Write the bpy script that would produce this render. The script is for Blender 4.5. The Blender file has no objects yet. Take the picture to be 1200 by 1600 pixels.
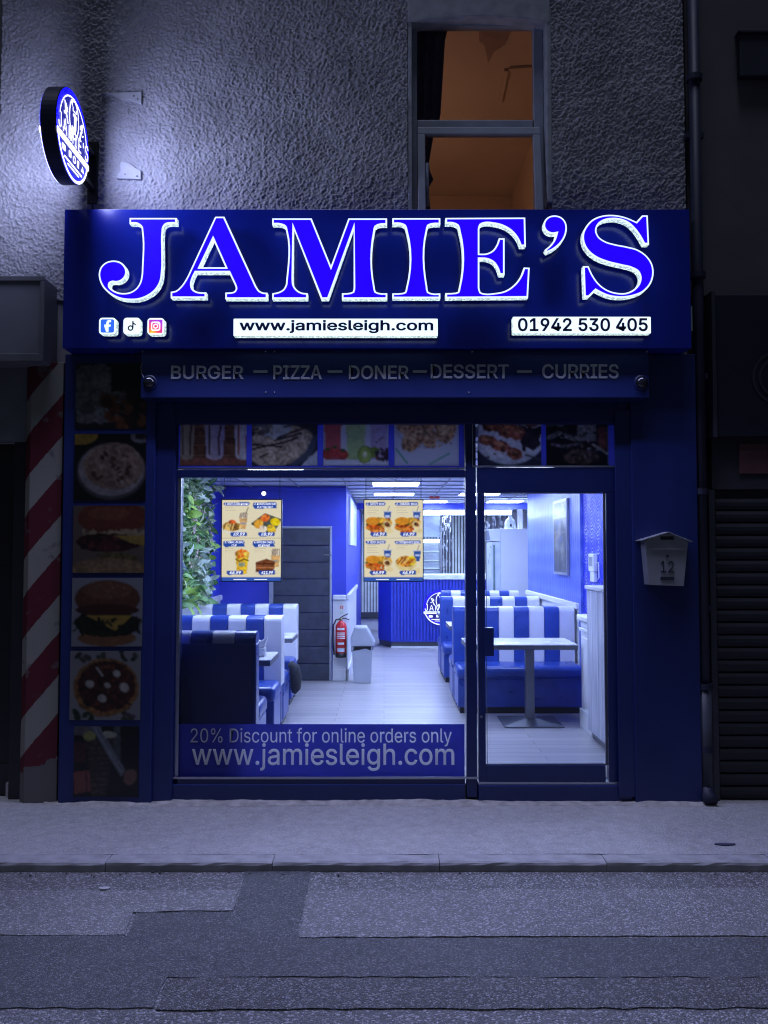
import bpy, bmesh, math, random
import numpy as np
from mathutils import Vector, Matrix

random.seed(12)
RNG = np.random.default_rng(12)
SC = bpy.context.scene
COL = SC.collection

# ------------------------------------------------------------------ camera, sky, sun, exposure
CAM_H = 1.69
PITCH = math.atan(62 / 1360)
cd = bpy.data.cameras.new('camera')
cd.sensor_fit = 'VERTICAL'; cd.sensor_height = 36.0; cd.lens = 1360 / 1600 * 36
cd.clip_start = 0.05; cd.clip_end = 500
cam = bpy.data.objects.new('camera', cd)
cam.location = (0, -6, CAM_H); cam.rotation_euler = (math.radians(90) + PITCH, 0, 0)
COL.objects.link(cam); SC.camera = cam

world = bpy.data.worlds.new('World'); SC.world = world; world.use_nodes = True
wn = world.node_tree.nodes; wl = world.node_tree.links
sky = wn.new('ShaderNodeTexSky'); sky.sky_type = 'NISHITA'; sky.sun_disc = False
SUN_EL, SUN_AZ = 77.0, 12.0
sky.sun_elevation = math.radians(SUN_EL); sky.sun_rotation = math.radians(180 + SUN_AZ)
wl.new(sky.outputs[0], wn['Background'].inputs[0])
wn['Background'].inputs[1].default_value = 0.0032
sd = bpy.data.lights.new('moon', 'SUN'); sd.energy = 0.38; sd.angle = math.radians(12); sd.color = (0.64, 0.69, 1.0)
sun = bpy.data.objects.new('moon', sd); COL.objects.link(sun)
sun.rotation_euler = (math.radians(90 - SUN_EL), 0, math.radians(-SUN_AZ))

SC.view_settings.view_transform = 'Standard'; SC.view_settings.look = 'None'
SC.view_settings.gamma = 1.0; SC.view_settings.use_curve_mapping = False
SC.view_settings.exposure = 1.1
SC.render.engine = 'CYCLES'
SC.cycles.use_denoising = True; SC.cycles.filter_width = 1.15
SC.cycles.max_bounces = 8; SC.cycles.transparent_max_bounces = 16
SC.cycles.sample_clamp_indirect = 6.0
SC.cycles.caustics_reflective = False; SC.cycles.caustics_refractive = False

# ------------------------------------------------------------------ layout helpers
def P(px, py, y=0.0):
    "point of the plane at depth y that the photograph shows at px, py"
    u = (px - 600) / 1360; v = (800 - py) / 1360
    dy = math.cos(PITCH) - v * math.sin(PITCH); dz = math.sin(PITCH) + v * math.cos(PITCH)
    t = (y + 6) / dy
    return Vector((t * u, y, CAM_H + t * dz))
def X(px, py, y=0.0): return P(px, py, y).x
def Z(py, y=0.0): return P(600, py, y).z
def G(px, py, z=0.0):
    "point of the level at height z"
    u = (px - 600) / 1360; v = (800 - py) / 1360
    dy = math.cos(PITCH) - v * math.sin(PITCH); dz = math.sin(PITCH) + v * math.cos(PITCH)
    t = (z - CAM_H) / dz
    return Vector((t * u, -6 + t * dy, z))

# ------------------------------------------------------------------ materials
def s2l(c):
    return tuple((x / 12.92 if x <= .04045 else ((x + .055) / 1.055) ** 2.4) for x in c)
MATS = {}
def mat(name, col, rough=.5, metal=0, spec=.5, var=.12, vscale=6.0, bump=0, bscale=60.0, bdist=.004,
        emit=None, estr=0, coat=0, trans=0, col2=None, detail=5):
    if name in MATS: return MATS[name]
    m = bpy.data.materials.new(name); m.use_nodes = True
    n, l = m.node_tree.nodes, m.node_tree.links
    b = n['Principled BSDF']
    b.inputs['Roughness'].default_value = rough; b.inputs['Metallic'].default_value = metal
    b.inputs['Specular IOR Level'].default_value = spec; b.inputs['Coat Weight'].default_value = coat
    tc = n.new('ShaderNodeTexCoord')
    nz = n.new('ShaderNodeTexNoise'); nz.inputs['Scale'].default_value = vscale; nz.inputs['Detail'].default_value = detail
    l.new(tc.outputs['Object'], nz.inputs['Vector'])
    rp = n.new('ShaderNodeValToRGB'); rp.color_ramp.elements[0].position = .3; rp.color_ramp.elements[1].position = .7
    c2 = col2 or tuple(min(1, x * (1 + var)) for x in col)
    rp.color_ramp.elements[0].color = (*[x * (1 - var) for x in col], 1) if not col2 else (*col, 1)
    rp.color_ramp.elements[1].color = (*c2, 1)
    l.new(nz.outputs['Fac'], rp.inputs['Fac']); l.new(rp.outputs['Color'], b.inputs['Base Color'])
    rr = n.new('ShaderNodeMapRange'); rr.inputs['To Min'].default_value = max(0, rough - .08); rr.inputs['To Max'].default_value = min(1, rough + .08)
    l.new(nz.outputs['Fac'], rr.inputs['Value']); l.new(rr.outputs[0], b.inputs['Roughness'])
    if bump:
        n2 = n.new('ShaderNodeTexNoise'); n2.inputs['Scale'].default_value = bscale; n2.inputs['Detail'].default_value = 6
        l.new(tc.outputs['Object'], n2.inputs['Vector'])
        bp = n.new('ShaderNodeBump'); bp.inputs['Strength'].default_value = bump; bp.inputs['Distance'].default_value = bdist
        l.new(n2.outputs['Fac'], bp.inputs['Height']); l.new(bp.outputs[0], b.inputs['Normal'])
    if emit:
        b.inputs['Emission Color'].default_value = (*emit, 1); b.inputs['Emission Strength'].default_value = estr
    if trans:
        out = n['Material Output']; tr = n.new('ShaderNodeBsdfTranslucent'); l.new(rp.outputs['Color'], tr.inputs[0])
        mx = n.new('ShaderNodeMixShader'); mx.inputs[0].default_value = trans
        l.new(b.outputs[0], mx.inputs[1]); l.new(tr.outputs[0], mx.inputs[2]); l.new(mx.outputs[0], out.inputs[0])
    MATS[name] = m
    return m
def emat(name, col, strength):
    return mat(name, (.6, .6, .6) if max(col) > .3 and min(col) > .2 else tuple(min(.8, c) for c in col), .4, emit=col, estr=strength)
def glass(name, tint=(.93, .95, 1.0), gl=1.0):
    m = bpy.data.materials.new(name); m.use_nodes = True
    n, l = m.node_tree.nodes, m.node_tree.links
    n.remove(n['Principled BSDF'])
    t = n.new('ShaderNodeBsdfTransparent'); t.inputs[0].default_value = (*tint, 1)
    g = n.new('ShaderNodeBsdfGlossy'); g.inputs['Roughness'].default_value = .02
    f = n.new('ShaderNodeFresnel'); f.inputs[0].default_value = 1.45
    k = n.new('ShaderNodeMath'); k.operation = 'MULTIPLY'; k.inputs[1].default_value = gl
    l.new(f.outputs[0], k.inputs[0])
    mx = n.new('ShaderNodeMixShader'); l.new(k.outputs[0], mx.inputs[0])
    l.new(t.outputs[0], mx.inputs[1]); l.new(g.outputs[0], mx.inputs[2]); l.new(mx.outputs[0], n['Material Output'].inputs[0])
    MATS[name] = m
    return m

NAVY = (.010, .022, .125)
M_blue = mat('navy_painted_panel', NAVY, .38, var=.10, vscale=3, bump=.05, bscale=25)
M_frame = mat('navy_powder_coat', (.010, .022, .115), .35, var=.06, bump=.03, bscale=200)
M_board = mat('glossy_blue_sign_board', (.008, .022, .38), .2, var=.06, vscale=2, bump=.02, bscale=4, spec=.6)
M_dbead = mat('dull_dark_bead', (.10, .11, .15), .4, metal=.6, var=.1)
M_bead = mat('bare_aluminium_bead', (.42, .44, .52), .35, metal=1, var=.08, vscale=20)
M_vinyl = mat('blue_window_vinyl', (.06, .07, .50), .4, var=.05, trans=.6)
M_vtext = mat('pale_window_lettering', (.90, .91, .94), .5, var=.03, trans=.65)
M_greytext = mat('dull_grey_lettering', (.34, .36, .42), .5, var=.06)
M_glass = glass('window_glass')
M_white = mat('white_painted_wood', (.68, .69, .73), .45, var=.06, bump=.04, bscale=30)
M_wvinyl = mat('white_vinyl_upholstery', (.74, .75, .8), .38, var=.05, bump=.05, bscale=180, bdist=.001)
M_bvinyl = mat('blue_vinyl_upholstery', (.028, .07, .36), .30, var=.16, vscale=9, bump=.08, bscale=180, bdist=.001, spec=.6)
M_dvinyl = mat('dark_navy_vinyl_back', (.08, .11, .34), .42, var=.1, vscale=2, bump=.04, bscale=200, bdist=.001)
M_bwall = mat('royal_blue_wall_paint', (.04, .06, .56), .5, var=.08, vscale=4, bump=.08, bscale=40, bdist=.002)
M_dark = mat('black_plastic', (.015, .016, .02), .4, var=.1)
M_grey = mat('grey_metal', (.23, .24, .27), .38, metal=.8, var=.1)
M_ceil = mat('white_ceiling_tile', (.72, .73, .75), .8, var=.05, vscale=30, bump=.1, bscale=300, bdist=.001)
M_sidecol = (.72, .93, .92)

# ------------------------------------------------------------------ mesh helpers
class MB:
    def __init__(s): s.v = []; s.f = []
    def quad(s, a, b, c, d):
        i = len(s.v); s.v += [tuple(a), tuple(b), tuple(c), tuple(d)]; s.f.append((i, i + 1, i + 2, i + 3)); return s
    def box(s, x0, x1, y0, y1, z0, z1):
        if x0 > x1: x0, x1 = x1, x0
        if y0 > y1: y0, y1 = y1, y0
        if z0 > z1: z0, z1 = z1, z0
        i = len(s.v)
        s.v += [(x, y, z) for x in (x0, x1) for y in (y0, y1) for z in (z0, z1)]
        s.f += [tuple(i + k for k in q) for q in ((0, 1, 3, 2), (4, 6, 7, 5), (0, 4, 5, 1), (2, 3, 7, 6), (0, 2, 6, 4), (1, 5, 7, 3))]
        return s
    def prism(s, pts, y0, y1):
        "polygon of (x, z) points, counter-clockwise seen from the street, from depth y0 to y1"
        i = len(s.v); n = len(pts)
        s.v += [(p[0], y0, p[1]) for p in pts] + [(p[0], y1, p[1]) for p in pts]
        s.f.append(tuple(range(i, i + n))); s.f.append(tuple(range(i + 2 * n - 1, i + n - 1, -1)))
        for k in range(n):
            j = (k + 1) % n; s.f.append((i + k, i + n + k, i + n + j, i + j))
        return s
    def slab(s, pts, z0, z1):
        i = len(s.v); n = len(pts)
        s.v += [(p[0], p[1], z1) for p in pts] + [(p[0], p[1], z0) for p in pts]
        s.f.append(tuple(range(i, i + n))); s.f.append(tuple(range(i + 2 * n - 1, i + n - 1, -1)))
        for k in range(n):
            j = (k + 1) % n; s.f.append((i + k, i + n + k, i + n + j, i + j))
        return s
    def tube(s, pts, r, n=10, caps=True):
        pts = [Vector(p) for p in pts]; base = len(s.v); m = len(pts)
        rs = r if isinstance(r, (list, tuple)) else [r] * m
        for k, p in enumerate(pts):
            d = (pts[min(k + 1, m - 1)] - pts[max(k - 1, 0)]).normalized()
            a = d.orthogonal().normalized() if abs(d.z) < .99 else Vector((1, 0, 0)); b = d.cross(a)
            if k and True:
                a = (a_prev - d * a_prev.dot(d)).normalized(); b = d.cross(a)
            a_prev = a
            for q in range(n):
                t = 2 * math.pi * q / n; s.v.append(tuple(p + rs[k] * (math.cos(t) * a + math.sin(t) * b)))
        for k in range(m - 1):
            for q in range(n):
                j = (q + 1) % n
                s.f.append((base + k * n + q, base + k * n + j, base + (k + 1) * n + j, base + (k + 1) * n + q))
        if caps:
            s.f.append(tuple(base + q for q in range(n - 1, -1, -1))); s.f.append(tuple(base + (m - 1) * n + q for q in range(n)))
        return s
    def lathe(s, c, prof, n=24, axis='z'):
        base = len(s.v); c = Vector(c)
        for (r, h) in prof:
            for q in range(n):
                t = 2 * math.pi * q / n; a, b = r * math.cos(t), r * math.sin(t)
                s.v.append(tuple(c + (Vector((a, b, h)) if axis == 'z' else Vector((a, h, b)) if axis == 'y' else Vector((h, a, b)))))
        for k in range(len(prof) - 1):
            for q in range(n):
                j = (q + 1) % n; s.f.append((base + k * n + q, base + k * n + j, base + (k + 1) * n + j, base + (k + 1) * n + q))
        s.f.append(tuple(base + q for q in range(n - 1, -1, -1)))
        s.f.append(tuple(base + (len(prof) - 1) * n + q for q in range(n)))
        return s
    def mesh(s, name):
        me = bpy.data.meshes.new(name); me.from_pydata(s.v, [], s.f)
        bm = bmesh.new(); bm.from_mesh(me); bmesh.ops.recalc_face_normals(bm, faces=bm.faces); bm.to_mesh(me); bm.free()
        return me

def tag(o, label=None, cat=None, group=None, kind=None):
    if label: o['label'] = label
    if cat: o['category'] = cat
    if group: o['group'] = group
    if kind: o['kind'] = kind
    return o
def link(o, parent=None):
    COL.objects.link(o)
    if parent is not None:
        o.parent = parent
        o.matrix_parent_inverse = Matrix.Translation(-Vector(ORIG.get(parent.name, (0, 0, 0))))
    return o
ORIG = {}
def thing(name, label, cat, at=(0, 0, 0), group=None):
    o = bpy.data.objects.new(name, None); o.empty_display_size = .1; o.location = at
    COL.objects.link(o); ORIG[o.name] = tuple(at)
    return tag(o, label, cat, group)
def obj(name, mb, m, parent=None, bevel=0, seg=2, smooth=False):
    me = mb if isinstance(mb, bpy.types.Mesh) else mb.mesh(name)
    if m is not None and not me.materials: me.materials.append(m)
    o = bpy.data.objects.new(name, me); link(o, parent)
    if smooth:
        for p in me.polygons: p.use_smooth = True
    if bevel:
        bv = o.modifiers.new('bevel', 'BEVEL'); bv.width = bevel; bv.segments = seg; bv.limit_method = 'ANGLE'; bv.angle_limit = math.radians(40)
        bv.harden_normals = False
    return o
def struct(name, mb, m, parent=None, **k):
    o = obj(name, mb, m, parent, **k)
    if parent is None: o['kind'] = 'structure'
    return o

FONT = None
try:
    import os
    FONT = bpy.data.fonts.load(os.path.join(bpy.utils.resource_path('LOCAL'), 'datafiles', 'fonts', 'Inter.woff2'))   # Blender's own interface face
except Exception:
    FONT = None
def text_me(body, bold=0.0, weight=0.0, shear=0.0, spacing=1.0, depth=0.0, line=1.0, res=3):
    cu = bpy.data.curves.new('lettering', 'FONT'); cu.body = body; cu.offset = bold
    if FONT is not None: cu.font = FONT
    cu.shear = shear
    cu.space_character = spacing; cu.space_line = line; cu.extrude = depth; cu.align_x = 'CENTER'; cu.resolution_u = res
    cu.fill_mode = 'FRONT' if not depth else 'BOTH'
    if weight: cu.bevel_depth = weight; cu.bevel_resolution = 0; cu.fill_mode = 'BOTH'
    o = bpy.data.objects.new('lettering', cu)
    me = bpy.data.meshes.new_from_object(o)
    me = me.copy() if me.users > 1 else me
    bpy.data.objects.remove(o); 
    return me
def text(body, m, x0, x1, z0, z1, y, parent, name='lettering', bold=0.0, shear=0.0, spacing=1.0, fn=None, line=1.0, split=True):
    "lettering fitted to the box x0..x1, z0..z1 on the plane y, read from the street; fn maps (x, y, z) elsewhere"
    me = text_me(body, 0.0, bold, shear, spacing, line=line)      # heavier strokes: a bevel grows the outline into slightly raised letters
    nv = len(me.vertices); co = np.empty(nv * 3); me.vertices.foreach_get('co', co); co = co.reshape(-1, 3)
    faces = [tuple(p.vertices) for p in me.polygons]; bpy.data.meshes.remove(me)
    a, b = co.min(0), co.max(0)
    zk = (z1 - z0) / (b[1] - a[1])
    lab = np.arange(nv)
    def find(i):
        while lab[i] != i: lab[i] = lab[lab[i]]; i = lab[i]
        return i
    for f in faces:
        r0 = find(f[0])
        for v in f[1:]: lab[find(v)] = r0
    roots = np.array([find(i) for i in range(nv)])
    isl = []
    for r0 in np.unique(roots):
        m_ = roots == r0; isl.append([co[m_, 0].min(), co[m_, 0].max(), co[m_, 1].min(), [r0]])
    if split:      # dots and accents join the stroke below them
        isl.sort(key=lambda q: q[0]); out = []
        for q in isl:
            if out and min(q[1], out[-1][1]) - max(q[0], out[-1][0]) > .5 * min(q[1] - q[0], out[-1][1] - out[-1][0]):
                out[-1][0] = min(q[0], out[-1][0]); out[-1][1] = max(q[1], out[-1][1]); out[-1][3] += q[3]
            else: out.append(q)
        groups = [set(q[3]) for q in out]
    else: groups = [set(roots.tolist())]
    o = None
    for g in groups:
        idx = np.array([k for k in range(nv) if roots[k] in g]); remap = {int(k): n for n, k in enumerate(idx)}
        fs = [tuple(remap[v] for v in f) for f in faces if int(roots[f[0]]) in g]; q = co[idx]
        xx = x0 + (q[:, 0] - a[0]) / (b[0] - a[0]) * (x1 - x0); zz = z0 + (q[:, 1] - a[1]) / (b[1] - a[1]) * (z1 - z0)
        V = [(float(u), y - float(d_) * zk, float(w)) for u, w, d_ in zip(xx, zz, q[:, 2])]; F = fs
        if fn is not None: V = [tuple(fn(*p)) for p in V]
        me = bpy.data.meshes.new('letter' if split else name); me.from_pydata(V, [], F); me.materials.append(m)
        o = bpy.data.objects.new('letter' if split else name, me); link(o, parent)
        if not split: o['kind'] = 'stuff'
    return o

def flat_curve(paths, offset=0.0):
    cu = bpy.data.curves.new('outline', 'CURVE'); cu.dimensions = '2D'; cu.fill_mode = 'FRONT'; cu.offset = offset
    for pts in paths:
        s = cu.splines.new('POLY'); s.points.add(len(pts) - 1); s.use_cyclic_u = True
        for p, q in zip(s.points, pts): p.co = (q[0], q[1], 0, 1)
    o = bpy.data.objects.new('outline', cu); me = bpy.data.meshes.new_from_object(o); bpy.data.objects.remove(o)
    return me
def plane_mesh(me, y):
    for v in me.vertices: v.co = (v.co.x, y, v.co.y)
    me.update(); return me
def inset(pts, d):
    a = np.array(pts, float); n = len(a)
    area = np.sum(a[:, 0] * np.roll(a[:, 1], -1) - np.roll(a[:, 0], -1) * a[:, 1])
    e1 = a - np.roll(a, 1, 0); e2 = np.roll(a, -1, 0) - a
    nrm = lambda e: np.stack([-e[:, 1], e[:, 0]], 1) / (np.linalg.norm(e, axis=1, keepdims=True) + 1e-9)
    s_ = 1 if area > 0 else -1
    n1, n2 = nrm(e1) * s_, nrm(e2) * s_; m = n1 + n2; m /= np.linalg.norm(m, axis=1, keepdims=True) + 1e-9
    k = np.clip(1 / np.maximum(np.sum(m * n1, 1), .05), 1, 3.2)
    return [tuple(p) for p in a + m * (d * k)[:, None]]
# smooth noise on grids
def vnoise(h, w, cell, seed):
    r = np.random.default_rng(seed); gh, gw = int(h / cell) + 3, int(w / cell) + 3
    g = r.random((gh, gw)); y = np.arange(h) / cell; x = np.arange(w) / cell
    yi, xi = y.astype(int), x.astype(int); fy, fx = y - yi, x - xi
    fy = fy * fy * (3 - 2 * fy); fx = fx * fx * (3 - 2 * fx)
    a = g[np.ix_(yi, xi)]; b = g[np.ix_(yi, xi + 1)]; c = g[np.ix_(yi + 1, xi)]; d = g[np.ix_(yi + 1, xi + 1)]
    fx = fx[None]; fy = fy[:, None]
    return (a * (1 - fx) + b * fx) * (1 - fy) + (c * (1 - fx) + d * fx) * fy

# ------------------------------------------------------------------ flat prints: pictures painted on a fine grid of a flat sheet
class Pic:
    def __init__(s, w, h, bg, seed=1):
        s.w, s.h = w, h; s.a = np.ones((h, w, 3)) * np.array(bg, float); s.seed = seed
        s.V, s.U = np.meshgrid((np.arange(h) + .5) / h, (np.arange(w) + .5) / w, indexing='ij')   # v runs down from the top
        s.n = vnoise(h, w, w / 9, seed) * .5 + vnoise(h, w, w / 22, seed + 5) * .5
        s.n2 = vnoise(h, w, w / 30, seed + 9)
    def put(s, mask, col, grain=.0, soft=None):
        col = np.array(col, float); m = mask[..., None]
        g = (1 + grain * (s.n2 * 1.2 + s.n * .8 - 1.0))[..., None]
        s.a = s.a * (1 - m) + np.clip(col * g, 0, 1) * m
        return s
    def ell(s, cx, cy, rx, ry, col, rot=0, grain=.2, wob=0.0, edge=.04):
        c, q = math.cos(rot), math.sin(rot); du, dv = s.U - cx, s.V - cy
        a, b = (du * c + dv * q) / rx, (-du * q + dv * c) / ry
        d = np.sqrt(a * a + b * b) + wob * (s.n - .5)
        return s.put(np.clip((1 - d) / edge, 0, 1), col, grain)
    def poly(s, pts, col, grain=.15, wob=0.0):
        m = np.zeros((s.h, s.w), bool); U = s.U + wob * (s.n - .5); V = s.V + wob * (s.n2 - .5)
        for (x0, y0), (x1, y1) in zip(pts, pts[1:] + pts[:1]):
            if y0 == y1: continue
            c = ((y0 <= V) & (V < y1)) | ((y1 <= V) & (V < y0))
            m ^= c & (U < x0 + (V - y0) / (y1 - y0) * (x1 - x0))
        return s.put(m.astype(float), col, grain)
    def rect(s, u0, v0, u1, v1, col, grain=.1, wob=0): return s.poly([(u0, v0), (u1, v0), (u1, v1), (u0, v1)], col, grain, wob)
    def line(s, pts, w, col, grain=.1):
        for (x0, y0), (x1, y1) in zip(pts, pts[1:]):
            dx, dy = x1 - x0, y1 - y0; L = dx * dx + dy * dy + 1e-9
            t = np.clip(((s.U - x0) * dx + (s.V - y0) * dy) / L, 0, 1)
            d = np.hypot(s.U - x0 - t * dx, s.V - y0 - t * dy)
            s.put(np.clip((w - d) / (w * .4), 0, 1), col, grain)
        return s
    def blobs(s, n, u0, v0, u1, v1, r0, r1, cols, seed, grain=.3, sq=.7):
        r = random.Random(seed)
        for _ in range(n):
            s.ell(r.uniform(u0, u1), r.uniform(v0, v1), r.uniform(r0, r1), r.uniform(r0, r1) * sq, r.choice(cols), r.uniform(0, 3), grain, .3, .3)
        return s
    def mesh(s, name, p00, p10, p01, gain=1.0):
        "sheet with corner p00 (top left), p10 (top right), p01 (bottom left); colours are sRGB"
        p00, p10, p01 = map(Vector, (p00, p10, p01))
        W, H = s.w, s.h
        uu, vv = np.meshgrid(np.arange(W + 1) / W, np.arange(H + 1) / H)
        e1, e2 = np.array(p10 - p00), np.array(p01 - p00)
        co = np.array(p00) + uu[..., None] * e1 + vv[..., None] * e2
        me = bpy.data.meshes.new(name); nv = (W + 1) * (H + 1); nf = W * H
        me.vertices.add(nv); me.vertices.foreach_set('co', co.reshape(-1))
        i = (np.arange(H)[:, None] * (W + 1) + np.arange(W)[None]).ravel()
        f = np.stack([i, i + W + 1, i + W + 2, i + 1], 1).ravel()
        me.loops.add(nf * 4); me.loops.foreach_set('vertex_index', f.astype(np.int32))
        me.polygons.add(nf); me.polygons.foreach_set('loop_start', np.arange(0, nf * 4, 4, dtype=np.int32))
        me.update(calc_edges=True)
        c = np.clip(s.a, 0, 1); lin = np.where(c <= .04045, c / 12.92, ((c + .055) / 1.055) ** 2.4)
        vc = np.ones((H + 1, W + 1, 4)); pad = np.pad(lin, ((1, 1), (1, 1), (0, 0)), mode='edge')
        vc[..., :3] = (pad[:-1, :-1] + pad[1:, :-1] + pad[:-1, 1:] + pad[1:, 1:]) / 4 * gain
        at = me.color_attributes.new('print', 'FLOAT_COLOR', 'POINT'); at.data.foreach_set('color', vc.ravel().astype(np.float32))
        return me
def print_mat(name, emit=0, rough=.35, trans=0):
    if name in MATS: return MATS[name]
    m = bpy.data.materials.new(name); m.use_nodes = True; n, l = m.node_tree.nodes, m.node_tree.links; b = n['Principled BSDF']
    a = n.new('ShaderNodeVertexColor'); a.layer_name = 'print'
    b.inputs['Roughness'].default_value = rough
    l.new(a.outputs[0], b.inputs['Base Color'])
    if emit:
        l.new(a.outputs[0], b.inputs['Emission Color']); b.inputs['Emission Strength'].default_value = emit
    MATS[name] = m; return m
M_print = print_mat('printed_poster', 0, .3)
M_film = print_mat('printed_window_film', 0, .3)
_n, _l = M_film.node_tree.nodes, M_film.node_tree.links       # film on glass: some light comes through
_t = _n.new('ShaderNodeBsdfTranslucent'); _m = _n.new('ShaderNodeMixShader'); _m.inputs[0].default_value = .45
_l.new([q for q in _n if q.type == 'VERTEX_COLOR'][0].outputs[0], _t.inputs[0]); _l.new(_n['Principled BSDF'].outputs[0], _m.inputs[1]); _l.new(_t.outputs[0], _m.inputs[2]); _l.new(_m.outputs[0], _n['Material Output'].inputs[0])
M_screen = print_mat('lit_menu_screen', .42, .25)

# ================================================================== SETTING: road, kerb, pavement
TILT = -0.0042     # the street runs a hair off the shop's line
def asphalt(name, col, speck, bump, scale=150.0, rough=.8, tint=(1, 1, 1)):
    m = bpy.data.materials.new(name); m.use_nodes = True; n, l = m.node_tree.nodes, m.node_tree.links; b = n['Principled BSDF']
    tc = n.new('ShaderNodeTexCoord')
    def noise(sc, det=6):
        q = n.new('ShaderNodeTexNoise'); q.inputs['Scale'].default_value = sc; q.inputs['Detail'].default_value = det
        l.new(tc.outputs['Object'], q.inputs['Vector']); return q
    vo = n.new('ShaderNodeTexVoronoi'); vo.inputs['Scale'].default_value = scale; l.new(tc.outputs['Object'], vo.inputs['Vector'])
    big, mid = noise(.9), noise(14)
    r1 = n.new('ShaderNodeValToRGB'); r1.color_ramp.elements[0].position = .3; r1.color_ramp.elements[1].position = .72
    r1.color_ramp.elements[0].color = (*[c * .72 * t for c, t in zip((col,) * 3, tint)], 1); r1.color_ramp.elements[1].color = (*[c * 1.25 * t for c, t in zip((col,) * 3, tint)], 1)
    ad = n.new('ShaderNodeMath'); ad.operation = 'ADD'; l.new(big.outputs['Fac'], ad.inputs[0]); l.new(mid.outputs['Fac'], ad.inputs[1])
    hf = n.new('ShaderNodeMath'); hf.operation = 'MULTIPLY'; hf.inputs[1].default_value = .5; l.new(ad.outputs[0], hf.inputs[0]); l.new(hf.outputs[0], r1.inputs['Fac'])
    # stones of the aggregate: each cell its own tone
    sp = n.new('ShaderNodeSeparateColor'); l.new(vo.outputs['Color'], sp.inputs[0])
    r2 = n.new('ShaderNodeValToRGB'); r2.color_ramp.elements[0].position = .70; r2.color_ramp.elements[1].position = 1.0
    r2.color_ramp.elements[0].color = (0, 0, 0, 1); r2.color_ramp.elements[1].color = (speck,) * 3 + (1,)
    l.new(sp.outputs[0], r2.inputs['Fac'])
    mx = n.new('ShaderNodeMix'); mx.data_type = 'RGBA'; mx.inputs[7].default_value = (.42, .42, .45, 1)
    l.new(r2.outputs['Color'], mx.inputs[0]); l.new(r1.outputs['Color'], mx.inputs[6]); l.new(mx.outputs[2], b.inputs['Base Color'])
    b.inputs['Roughness'].default_value = rough
    bp = n.new('ShaderNodeBump'); bp.inputs['Strength'].default_value = bump; bp.inputs['Distance'].default_value = .006
    sm = n.new('ShaderNodeMath'); sm.operation = 'ADD'
    iv = n.new('ShaderNodeMath'); iv.operation = 'MULTIPLY'; iv.inputs[1].default_value = -1.0; l.new(vo.outputs['Distance'], iv.inputs[0])
    fn = noise(60); l.new(iv.outputs[0], sm.inputs[0]); l.new(fn.outputs['Fac'], sm.inputs[1]); l.new(sm.outputs[0], bp.inputs['Height'])
    l.new(bp.outputs[0], b.inputs['Normal'])
    return m
A_grit = asphalt('worn_gritty_asphalt', .095, .7, 1.0, 115, .72)
A_light = asphalt('pale_patch_asphalt', .135, .7, .9, 120, .75)
A_smooth = asphalt('dark_smooth_asphalt', .058, .35, .7, 170, .78, (.94, 1, 1.06))
A_coarse = asphalt('dark_coarse_asphalt', .055, .5, 1.0, 140, .7)
A_pave = asphalt('pavement_tarmac', .30, .7, .8, 105, .78)
M_kerb = mat('kerb_concrete', (.26, .26, .27), .85, var=.25, vscale=9, bump=.35, bscale=70, bdist=.004)

ROADZ = -.05
def grid_sheet(name, x0, x1, y0, y1, step, z, amp, seed, m, parent=None, kind='structure', cell=10):
    nx, ny = int((x1 - x0) / step) + 1, int((y1 - y0) / step) + 1
    xs, ys = np.linspace(x0, x1, nx), np.linspace(y0, y1, ny)
    h = (vnoise(ny, nx, cell, seed) + vnoise(ny, nx, cell * 4, seed + 1) * 2.5 - 1.75) * amp
    xx, yy = np.meshgrid(xs, ys)
    co = np.stack([xx, yy, z + h + 0 * xx], -1)
    me = bpy.data.meshes.new(name); me.vertices.add(nx * ny); me.vertices.foreach_set('co', co.ravel())
    i = (np.arange(ny - 1)[:, None] * nx + np.arange(nx - 1)[None]).ravel()
    f = np.stack([i, i + 1, i + nx + 1, i + nx], 1).ravel().astype(np.int32); nf = len(i)
    me.loops.add(nf * 4); me.loops.foreach_set('vertex_index', f); me.polygons.add(nf)
    me.polygons.foreach_set('loop_start', np.arange(0, nf * 4, 4, dtype=np.int32)); me.update(calc_edges=True)
    me.polygons.foreach_set('use_smooth', np.ones(nf, bool))
    me.materials.append(m); o = bpy.data.objects.new(name, me); link(o, parent)
    if parent is None: o['kind'] = kind
    return o
KY0 = G(600, 1335, 0).y        # back edge of the kerb
KY1 = KY0 - .125
struct('ground', MB().slab([(-60, -60), (60, -60), (60, 40), (-60, 40)], -.40, -.30), A_grit)
road = grid_sheet('road', -5, 5, -7.5, KY1 - .004, .04, ROADZ, .0010, 31, A_grit)
pave = grid_sheet('pavement', -5, 5, KY0 + .004, .14, .025, 0, .0022, 32, A_pave)

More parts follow.
